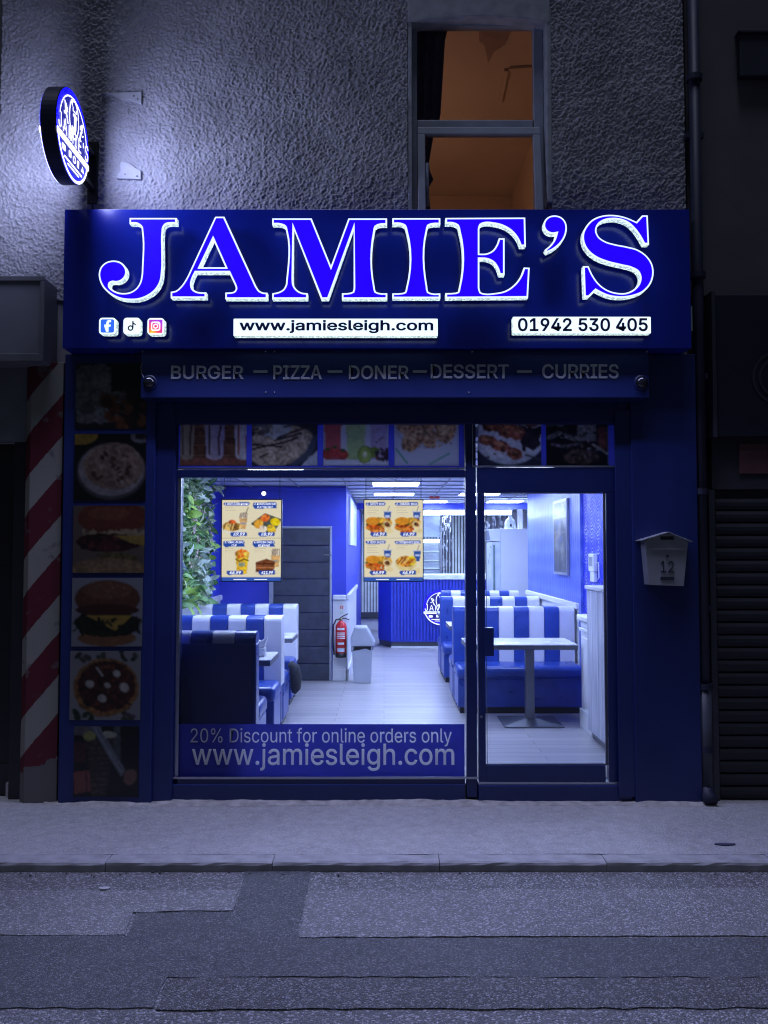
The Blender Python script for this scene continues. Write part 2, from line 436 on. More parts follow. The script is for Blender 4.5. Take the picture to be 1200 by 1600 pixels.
def rough_poly(pts, z, seed, jag=.008):
    r = random.Random(seed); out = []
    for a, b in zip(pts, pts[1:] + pts[:1]):
        n = max(1, int((Vector(b) - Vector(a)).length / .07))
        for k in range(n):
            t = k / n; q = Vector(a).lerp(Vector(b), t)
            j = jag if 0 < k else 0
            out.append((q[0] + r.uniform(-j, j), q[1] + r.uniform(-j, j)))
    return out
def patch(name, px, z, m, seed):
    pts = [tuple(G(x, y, z).xy) for x, y in px]
    return obj(name, MB().slab(rough_poly(pts, z, seed), ROADZ - .03, z), m, road)
patch('asphalt_patch', [(-240, 1575), (-240, 1462), (0, 1462), (198, 1462), (212, 1426), (366, 1424), (384, 1359), (486, 1359), (464, 1466), (1500, 1463), (1500, 1526), (262, 1526), (240, 1574)], ROADZ + .0045, A_smooth, 3)
patch('asphalt_patch', [(-240, 1461), (-240, 1391), (0, 1391), (373, 1390), (364, 1422), (208, 1425), (195, 1460)], ROADZ + .0065, A_light, 4)
patch('asphalt_patch', [(482, 1392), (1500, 1385), (1500, 1461), (468, 1464)], ROADZ + .0065, A_light, 5)
patch('asphalt_patch', [(264, 1528), (1500, 1527), (1500, 1573), (243, 1577)], ROADZ + .0055, A_coarse, 6)

# kerb stones, each 0.91 m
kerb = struct('kerb', MB().box(-5, 5, KY1 + .01, KY0 - .01, -.3, -.07), M_kerb)
kx = X(165, 1345, KY1) - .91 * 4
kmes = []
for v in range(3):
    mb = MB(); r = random.Random(v)
    L, n = .906, 12
    prof = [(0, -.2), (0, -.016), (.006, -.004), (.02, .001), (.123, .001), (.123, -.2)]
    for k in range(n + 1):
        for (a, h) in prof:
            mb.v.append((L * k / n, a + (r.uniform(-.004, .003) if a < .05 else 0), h + r.uniform(-.002, .002)))
    q = len(prof)
    for k in range(n):
        for j in range(q - 1): mb.f.append((k * q + j, (k + 1) * q + j, (k + 1) * q + j + 1, k * q + j + 1))
    mb.f.append(tuple(range(q))); mb.f.append(tuple(n * q + j for j in range(q - 1, -1, -1)))
    me = mb.mesh('kerb_stone'); me.materials.append(M_kerb); kmes.append(me)
for k in range(11):
    o = bpy.data.objects.new('kerb_stone', kmes[k % 3]); link(o, kerb); o.location = (kx + k * .91, KY1, 0); o.rotation_euler = (0, 0, TILT * .5)
mb = MB(); r = random.Random(8)     # small stones and litter in the gutter
for k in range(46):
    x, y, s = r.uniform(-2.6, 2.6), KY1 - abs(r.gauss(.02, .04)) - .008, r.uniform(.003, .009)
    mb.lathe((x, y, ROADZ + .001), [(s * .5, 0), (s, s * .4), (s * .6, s * .9)], 6)
tag(obj('gutter_grit', mb, mat('dark_grit', (.05, .05, .05), .9, var=.4)), 'loose grit lying in the gutter along the kerb', 'grit', kind='stuff')
def leaf_litter(px, py, sx, sy, rz, col, lab, cat, z=0.004):
    p = G(px, py, z); pts = [(p.x + sx * math.cos(t) * random.uniform(.75, 1) , p.y + sy * math.sin(t) * random.uniform(.7, 1)) for t in np.linspace(0, 2 * math.pi, 11)[:-1]]
    o = obj(cat.replace(' ', '_'), MB().slab(pts, z - .003, z + .003), mat('litter_' + lab[:12], col, .7)); return tag(o, lab, cat)
leaf_litter(1133, 1319, .07, .02, .2, (.05, .05, .10), 'flat dark blue scrap lying on the pavement near the kerb', 'paper scrap')
leaf_litter(163, 1388, .035, .02, 0, (.4, .4, .42), 'pale flattened scrap lying on the road near the kerb', 'road scrap', ROADZ + .012)

# ================================================================== THE SHOP BUILDING
M_dash = mat('pebble_dash_render', (.37, .37, .40), .85, var=.26, vscale=2.4, bump=.55, bscale=170, bdist=.005)
M_reveal = mat('old_white_masonry_paint', (.34, .36, .39), .7, var=.2, vscale=12, bump=.3, bscale=50)
shop = thing('shop_building', 'two-storey shop with pebble-dashed upper wall and navy shopfront', 'building', (0, .1, 0))
WY = 0.02                                     # face of the upper wall
FAS_Y = -.25                                  # face of the sign board
# upper window opening in the wall
ox0, ox1 = X(637, 200, WY), X(860, 200, WY)
ozb, ozt = Z(340, WY), Z(6, WY)
def dash_wall(x0, x1, z0, z1, step, amp):
    nx, nz = int((x1 - x0) / step) + 1, int((z1 - z0) / step) + 1
    xs, zs = np.linspace(x0, x1, nx), np.linspace(z0, z1, nz)
    h = vnoise(nz, nx, 1.25, 71) * .8 + vnoise(nz, nx, 2.3, 72) * .85 + vnoise(nz, nx, 6, 73) * .25
    h = np.clip(h - .62, 0, None) * amp + vnoise(nz, nx, 60, 74) * .012
    xx, zz = np.meshgrid(xs, zs)
    co = np.stack([xx, WY - h, zz], -1)
    i = (np.arange(nz - 1)[:, None] * nx + np.arange(nx - 1)[None])
    cx = (xs[:-1] + xs[1:]) / 2; cz = (zs[:-1] + zs[1:]) / 2
    mid = (ox0 + ox1) / 2; half = (ox1 - ox0) / 2
    arch = ozt - .06 * ((cx - mid) / half) ** 2
    hole = (cx > ox0)[None] & (cx < ox1)[None] & (cz > ozb)[:, None] & (cz[:, None] < arch[None])
    i = i[~hole].ravel(); nf = len(i)
    f = np.stack([i, i + 1, i + nx + 1, i + nx], 1).ravel().astype(np.int32)
    me = bpy.data.meshes.new('render_wall'); me.vertices.add(nx * nz); me.vertices.foreach_set('co', co.ravel())
    me.loops.add(nf * 4); me.loops.foreach_set('vertex_index', f); me.polygons.add(nf)
    me.polygons.foreach_set('loop_start', np.arange(0, nf * 4, 4, dtype=np.int32)); me.update(calc_edges=True)
    me.polygons.foreach_set('use_smooth', np.ones(nf, bool)); return me
wx0, wx1 = X(3, 100, WY), X(1068, 150, WY)
wzb, wzt = Z(470, WY), Z(-130, WY)
obj('render_wall', dash_wall(wx0, wx1, wzb, wzt, .0055, .012), M_dash, shop)
# masonry behind the render, round the window opening
M_core = mat('masonry', (.3, .3, .3), .9)
mb = MB(); mb.box(wx0, ox0 - .001, WY + .012, .24, 3.0, wzt); mb.box(ox1 + .001, wx1, WY + .012, .24, 3.0, wzt); mb.box(ox0, ox1, WY + .012, .24, ozt + .001, wzt); mb.box(ox0, ox1, WY + .012, .24, 3.0, ozb - .001)
obj('wall_core', mb, M_core, shop)
# upper window: painted reveals, arched head, fixed top light, lower sash pushed out at its foot
uw = obj('upper_window', MB().box(ox0 + .002, ox0 + .03, WY - .01, .2, ozb, ozt - .05), M_reveal, shop, bevel=.004)
obj('reveal', MB().box(ox1 - .03, ox1 + .012, WY - .014, .2, ozb + .1, ozt - .04), M_reveal, uw, bevel=.01)
mid, half = (ox0 + ox1) / 2, (ox1 - ox0) / 2
pts = [(mid + half * t, ozt + .10 - .015 * t * t) for t in np.linspace(1, -1, 15)]
lo = [(mid + half * t, ozt - .10 - .045 * t * t) for t in np.linspace(-1, 1, 15)]
obj('arched_head', MB().prism(pts + lo, WY - .02, .14), M_reveal, uw, bevel=.006)
M_sash = mat('grey_white_window_frame', (.29, .32, .38), .5, var=.1, vscale=8)
FY = .10
def bar(px0, px1, py0, py1, y0, y1, nm, m, parent, bevel=.006):
    a = P(px0, py0, y0); b = P(px1, py1, y0)
    return obj(nm, MB().box(a.x, b.x, y0, y1, b.z, a.z), m, parent, bevel=bevel)
bar(640, 652, 30, 345, FY, FY + .07, 'window_frame', M_sash, uw)
bar(833, 851, 30, 345, FY, FY + .07, 'window_frame', M_sash, uw)
bar(652, 833, 28, 41, FY + .002, FY + .068, 'window_frame', M_sash, uw)
bar(652, 833, 187, 200, FY + .002, FY + .068, 'window_frame', M_sash, uw)
a, b = P(651, 40, FY + .04), P(834, 188, FY + .04)
M_upglass = glass('upper_window_glass', (.9, .92, .95), .55)
obj('window_pane', MB().box(a.x, b.x, FY + .04, FY + .044, b.z, a.z), M_upglass, uw)
a, b = P(652, 199, FY), P(845, 352, FY)
sash = obj('sash', MB().box(0, .055, 0, .045, -.9, -.06), M_sash, uw, bevel=.006)
sw = b.x - a.x
sash.location = (a.x, FY - .01, a.z); sash.rotation_euler = (math.radians(-9), 0, 0)
for nm, bx in (('sash_rail', (0, sw, 0, .045, -.06, 0)), ('sash_stile', (sw - .055, sw, 0, .045, -.9, -.061)), ('sash_pane', None)):
    q = obj(nm, MB().box(*bx) if bx else MB().box(.055, sw - .055, .02, .024, -.9, -.06), M_sash if bx else M_upglass, None, bevel=.006 if bx else 0)
    q.parent = uw; q.matrix_parent_inverse = Matrix.Identity(4); q.location = sash.location; q.rotation_euler = sash.rotation_euler
    if 'kind' in q: del q['kind']
sash.matrix_parent_inverse = Matrix.Identity(4)
q = obj('window_stay', MB().tube([P(668, 322, FY - .05), P(668, 255, FY - .06)], .011, 8), M_sash, uw)
# the room behind it
M_room = mat('cream_room_paint', (.62, .50, .36), .8, var=.06, vscale=2)
M_roomc = mat('room_ceiling_paint', (.60, .50, .40), .8, var=.08, vscale=1.5)
CZ = ozt + .14
struct('wall_upper_room', MB().box(-.9, 3.4, 3.7, 3.8, 3.3, CZ), M_room)
struct('wall_upper_room_side', MB().box(1.45, 1.55, .26, 3.69, 3.3, CZ), M_room)
struct('wall_upper_room_party', MB().box(-.9, -.8, .26, 3.69, 3.3, CZ), M_room)
upc = struct('ceiling_upper_room', MB().box(-1, 3.5, .25, 3.9, CZ + .002, CZ + .1), M_roomc)
struct('floor_upper_room', MB().box(-1, 3.5, .25, 3.9, 3.1, 3.29), M_roomc)
h0, h1, h2 = G(777, 160, CZ), G(788, 107, CZ), G(850, 104, CZ)
obj('hatch_trim', MB().slab([(h0.x, h0.y), (h0.x + .035, h0.y), (h1.x + .035, h1.y), (h1.x, h1.y)][::-1], CZ - .025, CZ), M_roomc, upc)
obj('hatch_trim', MB().slab([(h1.x + .036, h1.y - .03), (h2.x, h2.y - .03), (h2.x, h2.y + .005), (h1.x + .036, h1.y + .005)], CZ - .02, CZ), M_roomc, upc)
# triangle of shadow on the ceiling, put in as a darker ragged sheet
d = [G(x, y, CZ) for x, y in ((748, 40), (800, 40), (790, 68), (772, 80), (763, 98), (757, 70), (749, 64))]
obj('shadow_patch', MB().slab([(p.x, p.y) for p in d], CZ - .006, CZ), mat('shadow_tone', (.36, .27, .22), .9), upc)
def curtain():
    zs = np.linspace(Z(345, .28), Z(28, .28), 26); mb = MB(); n = 22
    def right(z):
        py = np.interp(z, [Z(340, .28), Z(290, .28), Z(283, .28), Z(262, .28), Z(215, .28), Z(187, .28), Z(60, .28), Z(35, .28)], [672, 668, 677, 668, 676, 687, 695, 705]); return X(py, 150, .28)
    for z in zs:
        r = right(z); l = X(632, 150, .28)
        for k in range(n + 1):
            t = k / n; mb.v.append((l + (r - l) * t, .28 + .022 * math.sin(t * 26 + z * .6), z))
    for i in range(len(zs) - 1):
        for k in range(n): a = i * (n + 1) + k; mb.f.append((a, a + 1, a + n + 2, a + n + 1))
    o = obj('curtain', mb, mat('dark_plum_curtain', (.11, .07, .13), .8, var=.3, vscale=9), smooth=True)
    sd = o.modifiers.new('thickness', 'SOLIDIFY'); sd.thickness = .004
    return tag(o, 'dark curtain drawn aside in the upper window', 'curtain')
curtain()
lamp = bpy.data.lights.new('room_bulb', 'POINT'); lamp.energy = 5.2; lamp.color = (1.0, .55, .38); lamp.shadow_soft_size = .08
lo_ = bpy.data.objects.new('room_bulb', lamp); lo_.location = (-.35, 1.7, 4.25); COL.objects.link(lo_)

# --- sign board, shutter housing, pilasters
fx0, fx1 = X(99, 440, FAS_Y), X(1079, 440, FAS_Y)
fz0, fz1 = Z(544, FAS_Y), Z(327, FAS_Y)
sign = thing('shop_sign', 'wide navy shop sign with lit blue raised letters reading JAMIE\'S', 'shop sign', ((fx0 + fx1) / 2, FAS_Y, fz0))
obj('sign_board', MB().box(fx0, fx1, FAS_Y, .0, fz0, fz1), M_board, sign, bevel=.004)
sbx0, sbx1 = X(220, 580, -.21), X(1014, 580, -.21)
sbz0 = Z(622, -.21)
box = obj('shutter_box', MB().box(sbx0, sbx1, -.21, -.01, sbz0, fz0 - .003), M_blue, shop, bevel=.006)
words = [('BURGER', 267, 381), ('PIZZA', 427, 503), ('DONER', 545, 639), ('DESSERT', 673, 795), ('CURRIES', 847, 967)]
for w, a, b in words:
    text(w, M_greytext, X(a, 582, -.213), X(b, 582, -.213), Z(593 if b < 700 else 592, -.213), Z(571 if b < 700 else 569, -.213), -.2125, box, bold=.016)
for a, b in ((396, 418), (512, 535), (645, 667), (808, 831)):
    bar(a, b, 578.5, 582.5, -.2125, -.2115, 'dash_mark', M_greytext, box, 0)
M_screw = mat('screw_head_steel', (.6, .6, .65), .25, metal=1)
for px, py in ((223, 549), (415, 549), (429, 549), (738, 549), (1011, 549), (415, 613), (429, 613), (733, 613)):
    p = P(px, py, -.213); obj('screw', MB().lathe((p.x, p.y, p.z), [(.005, 0), (.005, -.001), (.003, -.003)], 8, 'y'), M_screw, box)
# lower housing between box and transom, lintel
bar(222, 1012, 618, 662, -.05, .12, 'lintel', M_blue, shop)
# solid infill behind sign board down to the lintel, so that nothing is hollow
obj('infill', MB().box(fx0 + .01, fx1 - .01, .001, .24, Z(640, .0), fz1 - .03), M_core, shop)
PIL_Y = -.09
lp = obj('pilaster', MB().box(X(96, 900, PIL_Y), X(240, 900, PIL_Y), PIL_Y, .24, .0, fz0 - .003), M_blue, shop, bevel=.005)
bar(241, 268, 622, 1252, -.06, .2, 'pilaster_strip', M_blue, shop)
rp_ = obj('pilaster', MB().box(X(989, 900, PIL_Y), X(1092, 900, PIL_Y), PIL_Y, .24, .0, fz0 - .003), M_blue, shop, bevel=.005)
bar(963, 988, 622, 1250, -.06, .2, 'pilaster_strip', M_blue, shop)
bar(960, 1000, 640, 1246, -.075, -.061, 'shutter_guide', M_frame, shop)
# --- shop window
FZ = 0.0     # face of the frames
win = obj('shop_window', MB().box(X(268, 1000), X(276, 1000), -.02, .06, Z(1216), Z(655)), M_frame, shop, bevel=.003)
def fr(px0, px1, py0, py1, y0=-.02, y1=.06, nm='window_frame', par=None):
    return bar(px0, px1, py0, py1, y0, y1, nm, M_frame, par or win, .003)
fr(727, 746, 655, 1246, -.021, .061)              # mullion between window and door
fr(276.2, 726.8, 734, 746)                        # transom bar
fr(276.2, 726.8, 1216, 1226, -.022)
sill = bar(268, 727, 1226, 1253, -.035, .2, 'window_sill', M_frame, shop, .006)
bar(268, 748, 1214, 1217.5, -.028, -.0225, 'glazing_bead', M_bead, win, .001)
for (a, b, c, d) in ((276.5, 726.5, 730.5, 733.5),):
    bar(a, b, c, d, -.008, -.003, 'glazing_bead', M_bead, win, .001)
for (a, b) in ((276.4, 278.2), (725, 726.7)):
    bar(a, b, 746, 1214, -.008, .004, 'glazing_bead', M_bead, win, .0005)
    bar(a, b, 655, 730, -.008, .004, 'glazing_bead', M_bead, win, .0005)
bar(276.3, 726.7, 746.1, 1215.9, .02, .026, 'window_pane', M_glass, win, 0)
def sheet(px0, px1, py0, py1, y, nm, m, par, holes=()):
    a, b = P(px0, py0, y), P(px1, py1, y)
    paths = [[(a.x, b.z), (b.x, b.z), (b.x, a.z), (a.x, a.z)]]
    for (h0, h1, v0, v1) in holes:
        c0, c1 = P(h0, v0, y), P(h1, v1, y); paths.append([(c0.x, c1.z), (c0.x, c0.z), (c1.x, c0.z), (c1.x, c1.z)])
    me = plane_mesh(flat_curve(paths), y); me.materials.clear(); return obj(nm, me, m, par)
text('20% Discount for online orders only', M_vtext, X(297, 1155), X(706, 1155), Z(1167), Z(1138), .0145, win)
text('www.jamiesleigh.com', M_vtext, X(299, 1188), X(710, 1188), Z(1205.5), Z(1162), .0145, win, bold=.006)
def cut_banner():
    "blue vinyl with the lettering cut out of it: runs of cells left standing round the letters"
    y = .0165; a, b = P(276.5, 1131, y), P(726.5, 1213.5, y); st = .0025
    nx, nz = int((b.x - a.x) / st), int((a.z - b.z) / st); cut = np.zeros((nz, nx), bool)
    for o in win.children:
        if not o.name.startswith('letter'): continue
        me = o.data; me.calc_loop_triangles(); co = [v.co for v in me.vertices]
        for t in me.loop_triangles:
            p = [(co[k].x, co[k].z) for k in t.vertices]
            i0, i1 = int((min(q[0] for q in p) - a.x) / st), int((max(q[0] for q in p) - a.x) / st) + 1
            j0, j1 = int((min(q[1] for q in p) - b.z) / st), int((max(q[1] for q in p) - b.z) / st) + 1
            i0, j0, i1, j1 = max(i0, 0), max(j0, 0), min(i1, nx), min(j1, nz)
            if i1 <= i0 or j1 <= j0: continue
            xx, zz = np.meshgrid(a.x + (np.arange(i0, i1) + .5) * st, b.z + (np.arange(j0, j1) + .5) * st)
            d = [(p[(k + 1) % 3][0] - p[k][0]) * (zz - p[k][1]) - (p[(k + 1) % 3][1] - p[k][1]) * (xx - p[k][0]) for k in range(3)]
            cut[j0:j1, i0:i1] |= ((d[0] >= 0) & (d[1] >= 0) & (d[2] >= 0)) | ((d[0] <= 0) & (d[1] <= 0) & (d[2] <= 0))
    mb = MB()
    for j in range(nz):
        k = 0
        while k < nx:
            if cut[j, k]: k += 1; continue
            e = k
            while e < nx and not cut[j, e]: e += 1
            mb.quad((a.x + k * st, y, b.z + j * st), (a.x + e * st, y, b.z + j * st), (a.x + e * st, y, b.z + (j + 1) * st), (a.x + k * st, y, b.z + (j + 1) * st)); k = e
    return obj('vinyl_banner', mb, M_vinyl, win)
ban = cut_banner(); ban['label'] = 'blue vinyl strip with pale discount lettering along the window foot'
TP = [(282, 385), (394, 496), (505, 607), (616, 717)]
tl = sheet(276.3, 726.7, 645, 733.9, .004, 'transom_panel', M_vinyl, win, [(a + 1, b - 1, 650, 727) for a, b in TP])
# --- transom over the door
tr = sheet(746.5, 963, 645, 729.5, .004, 'transom_panel', M_vinyl, shop, [(a + 1, b - 1, 650, 727) for a, b in ((746.8, 846), (853, 951))])
bar(738, 965, 727.5, 730, -.024, -.0215, 'glazing_bead', M_bead, shop, .001)
bar(961, 963.5, 655, 727, -.0235, -.0205, 'glazing_bead', M_bead, shop, .0005)
bar(737.6, 739.2, 655, 727, -.0255, -.0215, 'glazing_bead', M_bead, shop, .0005)
# --- door
door = obj('shop_door', MB().box(X(746.2, 1000), X(986, 1000), -.02, .06, Z(770), Z(730.5)), M_frame, shop, bevel=.003)
fr(746.2, 759.5, 770, 1222, -.02, .06, 'door_stile', door)
fr(947, 986, 770, 1222, -.02, .06, 'door_stile', door)
fr(759.6, 946.8, 1196, 1222, -.02, .06, 'door_rail', door)
for a, b, c, d in ((759.6, 761, 771, 1195.5), (945.6, 946.9, 771, 1195.5), (759.6, 946.9, 1193.8, 1195.9), (759.6, 946.9, 770.2, 771.2)):
    bar(a, b, c, d, -.008, .01, 'glazing_bead', M_dbead, door, .0005)
bar(759.6, 946.9, 770.1, 1196, .015, .021, 'door_pane', M_glass, door, 0)
bar(757, 772, 981, 1025, -.045, .012, 'lock_box', M_frame, door, .004)
kc = P(752, 1120, -.02); obj('keyhole', MB().lathe((kc.x, kc.y, kc.z), [(.009, .0), (.009, -.006), (.005, -.008)], 10, 'y'), M_grey, door)
bar(747, 986, 1222.3, 1226, -.03, .06, 'threshold_strip', M_bead, door, .002)
bar(748, 990, 1228, 1253, -.05, .2, 'door_step', M_frame, shop, .006)
hp = P(759, 1003, -.05)

# --- the raised letters
def smooth_path(pts):
    "corner points carry a third value; runs between corners become smooth curves"
    n = len(pts); cs = [i for i in range(n) if len(pts[i]) == 3]
    if not cs: cs = [0]; closed = True
    out = []
    for q, i in enumerate(cs):
        j = cs[(q + 1) % len(cs)]; j2 = j if j > i else j + n
        run = [np.array(pts[k % n][:2], float) for k in range(i, j2 + 1)]
        if len(run) == 2: out.append(run[0]); continue
        e = [2 * run[0] - run[1]] + run + [2 * run[-1] - run[-2]]
        for k in range(1, len(e) - 2):
            p0, p1, p2, p3 = e[k - 1:k + 3]
            m = max(1, min(6, int(np.linalg.norm(p2 - p1) / 14)))
            for t in np.arange(m) / m:
                # centripetal-like tension keeps long straights straight
                d1 = np.linalg.norm(p1 - p0) + 1e-6; d2 = np.linalg.norm(p2 - p1) + 1e-6; d3 = np.linalg.norm(p3 - p2) + 1e-6
                m1 = ((p2 - p1) / d2 * d1 + (p1 - p0) / d1 * d2) / (d1 + d2) * d2
                m2 = ((p3 - p2) / d3 * d2 + (p2 - p1) / d2 * d3) / (d2 + d3) * d2
                out.append((2 * t**3 - 3 * t**2 + 1) * p1 + (t**3 - 2 * t**2 + t) * m1 + (-2 * t**3 + 3 * t**2) * p2 + (t**3 - t**2) * m2)
    return out
c = 1
GLYPHS = {
 'J': ((8, 140, 320), [[(500,165,c),(1090,165,c),(1090,240,c),(1010,238),(955,250),(928,285),(920,340),(918,600),(915,820),(890,970),(830,1070),(740,1140),(630,1185),(500,1195),(370,1175),(260,1120),(170,1035),(122,930),(115,860),(140,780),(200,722),(300,697),(385,715),(440,762),(468,840),(450,905),(400,955),(330,975),(290,970),(256,985),(252,1020),(290,1062),(350,1092),(430,1103),(510,1090),(575,1050),(625,980),(648,890),(655,780),(655,340),(645,280),(600,245),(500,240,c)]]),
 'A': ((7.0588, 260, 320), [[(538,132,c),(640,132,c),(990,895,c),(1030,950),(1072,968),(1115,970,c),(1115,1040,c),(650,1040,c),(650,968,c),(705,966),(748,955),(766,925),(755,885,c),(690,748,c),(325,748,c),(295,810),(280,870),(290,925),(330,955),(380,965),(440,966,c),(440,1030,c),(48,1030,c),(48,960,c),(105,947),(160,900),(210,830),(240,775,c)], [(516,385,c),(372,690,c),(652,690,c)]]),
 'M': ((5.7143, 410, 320), [[(88,122,c),(440,122,c),(612,545,c),(768,122,c),(1113,122,c),(1113,180,c),(1050,183),(1012,200),(1003,240),(1003,735),(1012,775),(1050,788),(1115,790,c),(1115,842,c),(710,842,c),(710,790,c),(770,787),(808,775),(815,735,c),(815,205,c),(590,842,c),(525,842,c),(277,205,c),(275,660,c),(282,720),(310,760),(350,783),(405,790,c),(405,842,c),(88,842,c),(88,790,c),(140,780),(185,755),(208,715),(213,670),(213,240),(200,197),(160,180),(88,178,c)]]),
 'I': ((5, 600, 320), [[(65,105,c),(440,105,c),(440,155,c),(385,155),(347,167),(338,200),(338,640),(346,680),(380,692),(440,692,c),(440,732,c),(65,732,c),(65,692,c),(130,690),(163,682),(172,650),(172,205),(160,167),(125,153),(65,153,c)]]),
 'E': ((5, 600, 320), [[(480,103,c),(1103,100,c),(1108,325,c),(1065,325,c),(1045,275),(1000,215),(930,170),(850,150),(790,147),(755,160),(745,190,c),(745,382,c),(800,380),(850,355),(880,310),(897,262,c),(942,262,c),(942,548,c),(900,548,c),(885,500),(850,450),(800,428),(745,425,c),(745,650,c),(755,683),(790,693),(860,690),(950,670),(1030,610),(1070,550),(1092,490,c),(1138,492,c),(1125,727,c),(480,732,c),(480,690,c),(540,688),(577,680),(585,650),(585,205),(573,165),(540,150),(480,148,c)]]),
 'apostrophe': ((5.7143, 830, 320), [[(222,258,c),(190,262),(140,245),(110,200),(115,150),(150,110),(210,95),(270,112),(310,160),(318,215),(300,290),(250,360),(200,400),(140,430,c),(118,405,c),(170,360),(205,310)]]),
 'S': ((5.7143, 830, 320), [[(1040,95,c),(1052,355,c),(1005,355,c),(970,290),(920,220),(860,165),(790,137),(720,132),(650,145),(600,180),(582,230),(600,280),(660,325),(740,350),(850,372),(950,400),(1030,455),(1080,530),(1093,600),(1070,700),(1000,780),(900,820),(790,832),(680,815),(620,790),(575,765,c),(515,825,c),(472,825,c),(462,548,c),(512,548,c),(550,630),(610,710),(680,760),(760,785),(850,785),(920,750),(960,700),(970,650),(950,600),(900,570),(800,545),(680,515),(580,475),(500,410),(460,330),(458,260),(490,190),(550,130),(630,98),(720,90),(820,105),(890,130),(938,152,c),(990,95,c)]]),
}
M_face = emat('lit_blue_acrylic_face', (.0012, .0, 1.0), 7.0)
M_trim = emat('lit_white_acrylic_edge', (.74, .90, 1.0), .56)
def led_mat():
    m = bpy.data.materials.new('led_bead_side'); m.use_nodes = True; n, l = m.node_tree.nodes, m.node_tree.links; b = n['Principled BSDF']
    b.inputs['Base Color'].default_value = (.5, .55, .6, 1); b.inputs['Roughness'].default_value = .4
    tc = n.new('ShaderNodeTexCoord'); vo = n.new('ShaderNodeTexVoronoi'); vo.inputs['Scale'].default_value = 70; l.new(tc.outputs['Object'], vo.inputs['Vector'])
    mr = n.new('ShaderNodeMapRange'); mr.inputs['From Min'].default_value = .15; mr.inputs['From Max'].default_value = .62; mr.inputs['To Min'].default_value = .80; mr.inputs['To Max'].default_value = .22
    l.new(vo.outputs['Distance'], mr.inputs['Value']); l.new(mr.outputs[0], b.inputs['Emission Strength'])
    b.inputs['Emission Color'].default_value = (*M_sidecol, 1); return m
M_led = led_mat()
LY0, LY1 = FAS_Y - .095, FAS_Y - .042
def raised(paths, parent, name, mface, edge, y0=LY0, y1=LY1, mside=None, mtrim=None, stand=True):
    "a raised sign element: lit beaded sides, white rim, coloured face, on dark stand-off blocks"
    side = MB()
    for pts in paths:
        i = len(side.v); n = len(pts)
        for p in pts: side.v += [(p[0], y0, p[1]), (p[0], y1, p[1])]
        for k in range(n): j = (k + 1) % n; side.f.append((i + 2 * k, i + 2 * k + 1, i + 2 * j + 1, i + 2 * j))
    root = obj(name, side, mside or M_led, parent)
    me = plane_mesh(flat_curve(paths), y0 - .0005); me.materials.clear(); obj('white_rim', me, mtrim or M_trim, root)
    me = plane_mesh(flat_curve(paths), y1); me.materials.clear(); obj('back_plate', me, M_dark, root)
    if edge is not None:
        me = plane_mesh(flat_curve([inset(q, edge if i == 0 else -edge) for i, q in enumerate(paths)]), y0 - .004); me.materials.clear(); obj('letter_face', me, mface, root)
    return root
for nm, ((k, gx, gy), paths) in GLYPHS.items():
    W = []
    for pts in paths:
        sp = smooth_path(pts); q = [P(gx + p[0] / k, gy + p[1] / k, LY0) for p in sp]; W.append([(v.x, v.z) for v in q])
    o = raised(W, sign, 'letter', M_face, .0105)
    xs = [p[0] for p in W[0]]; zs = [p[1] for p in W[0]]
    # stand-off studs: find points inside the outline
    def inside(x, z):
        r = False
        for path in W:
            for (xa, za), (xb, zb) in zip(path, path[1:] + path[:1]):
                if (za > z) != (zb > z) and x < xa + (z - za) / (zb - za) * (xb - xa): r = not r
        return r
    got = 0
    for _ in range(300):
        x, z = random.uniform(min(xs), max(xs)), random.uniform(min(zs), max(zs))
        if all(inside(x + a, z + b) for a in (-.02, .02) for b in (-.02, .02)):
            obj('stud', MB().lathe((x, FAS_Y, z), [(.008, 0), (.008, -.042)], 8, 'y'), M_dark, o); got += 1
            if got == 3: break
# address panels and icons
def rrect(x0, x1, z0, z1, r, n=5):
    out = []
    for (cx, cz, a) in ((x1 - r, z0 + r, -90), (x1 - r, z1 - r, 0), (x0 + r, z1 - r, 90), (x0 + r, z0 + r, 180)):
        for k in range(n + 1):
            t = math.radians(a + 90 * k / n); out.append((cx + r * math.cos(t), cz + r * math.sin(t)))
    return out
M_panel = emat('lit_white_panel', (.70, .88, 1.0), .62)
M_ptext = mat('deep_blue_print', (.012, .012, .16), .5, var=.02)
def sign_panel(px0, px1, py0, py1, body, tx0, tx1, ty0, ty1):
    a, b = P(px0, py0, LY0), P(px1, py1, LY0)
    o = raised([rrect(a.x, b.x, b.z, a.z, .006)], sign, 'lit_panel', None, None, mtrim=M_panel)
    text(body, M_ptext, X(tx0, 510, LY0), X(tx1, 510, LY0), Z(ty1, LY0), Z(ty0, LY0), LY0 - .004, o, bold=.022)
    for t in (.2, .8): obj('stud', MB().lathe((a.x + (b.x - a.x) * t, FAS_Y, (a.z + b.z) / 2), [(.008, 0), (.008, -.042)], 8, 'y'), M_dark, o)
    return o
sign_panel(365, 684, 498, 525, 'www.jamiesleigh.com', 374, 677, 500, 521)
sign_panel(801, 1017, 495, 521, '01942 530 405', 809, 1012, 497, 518)
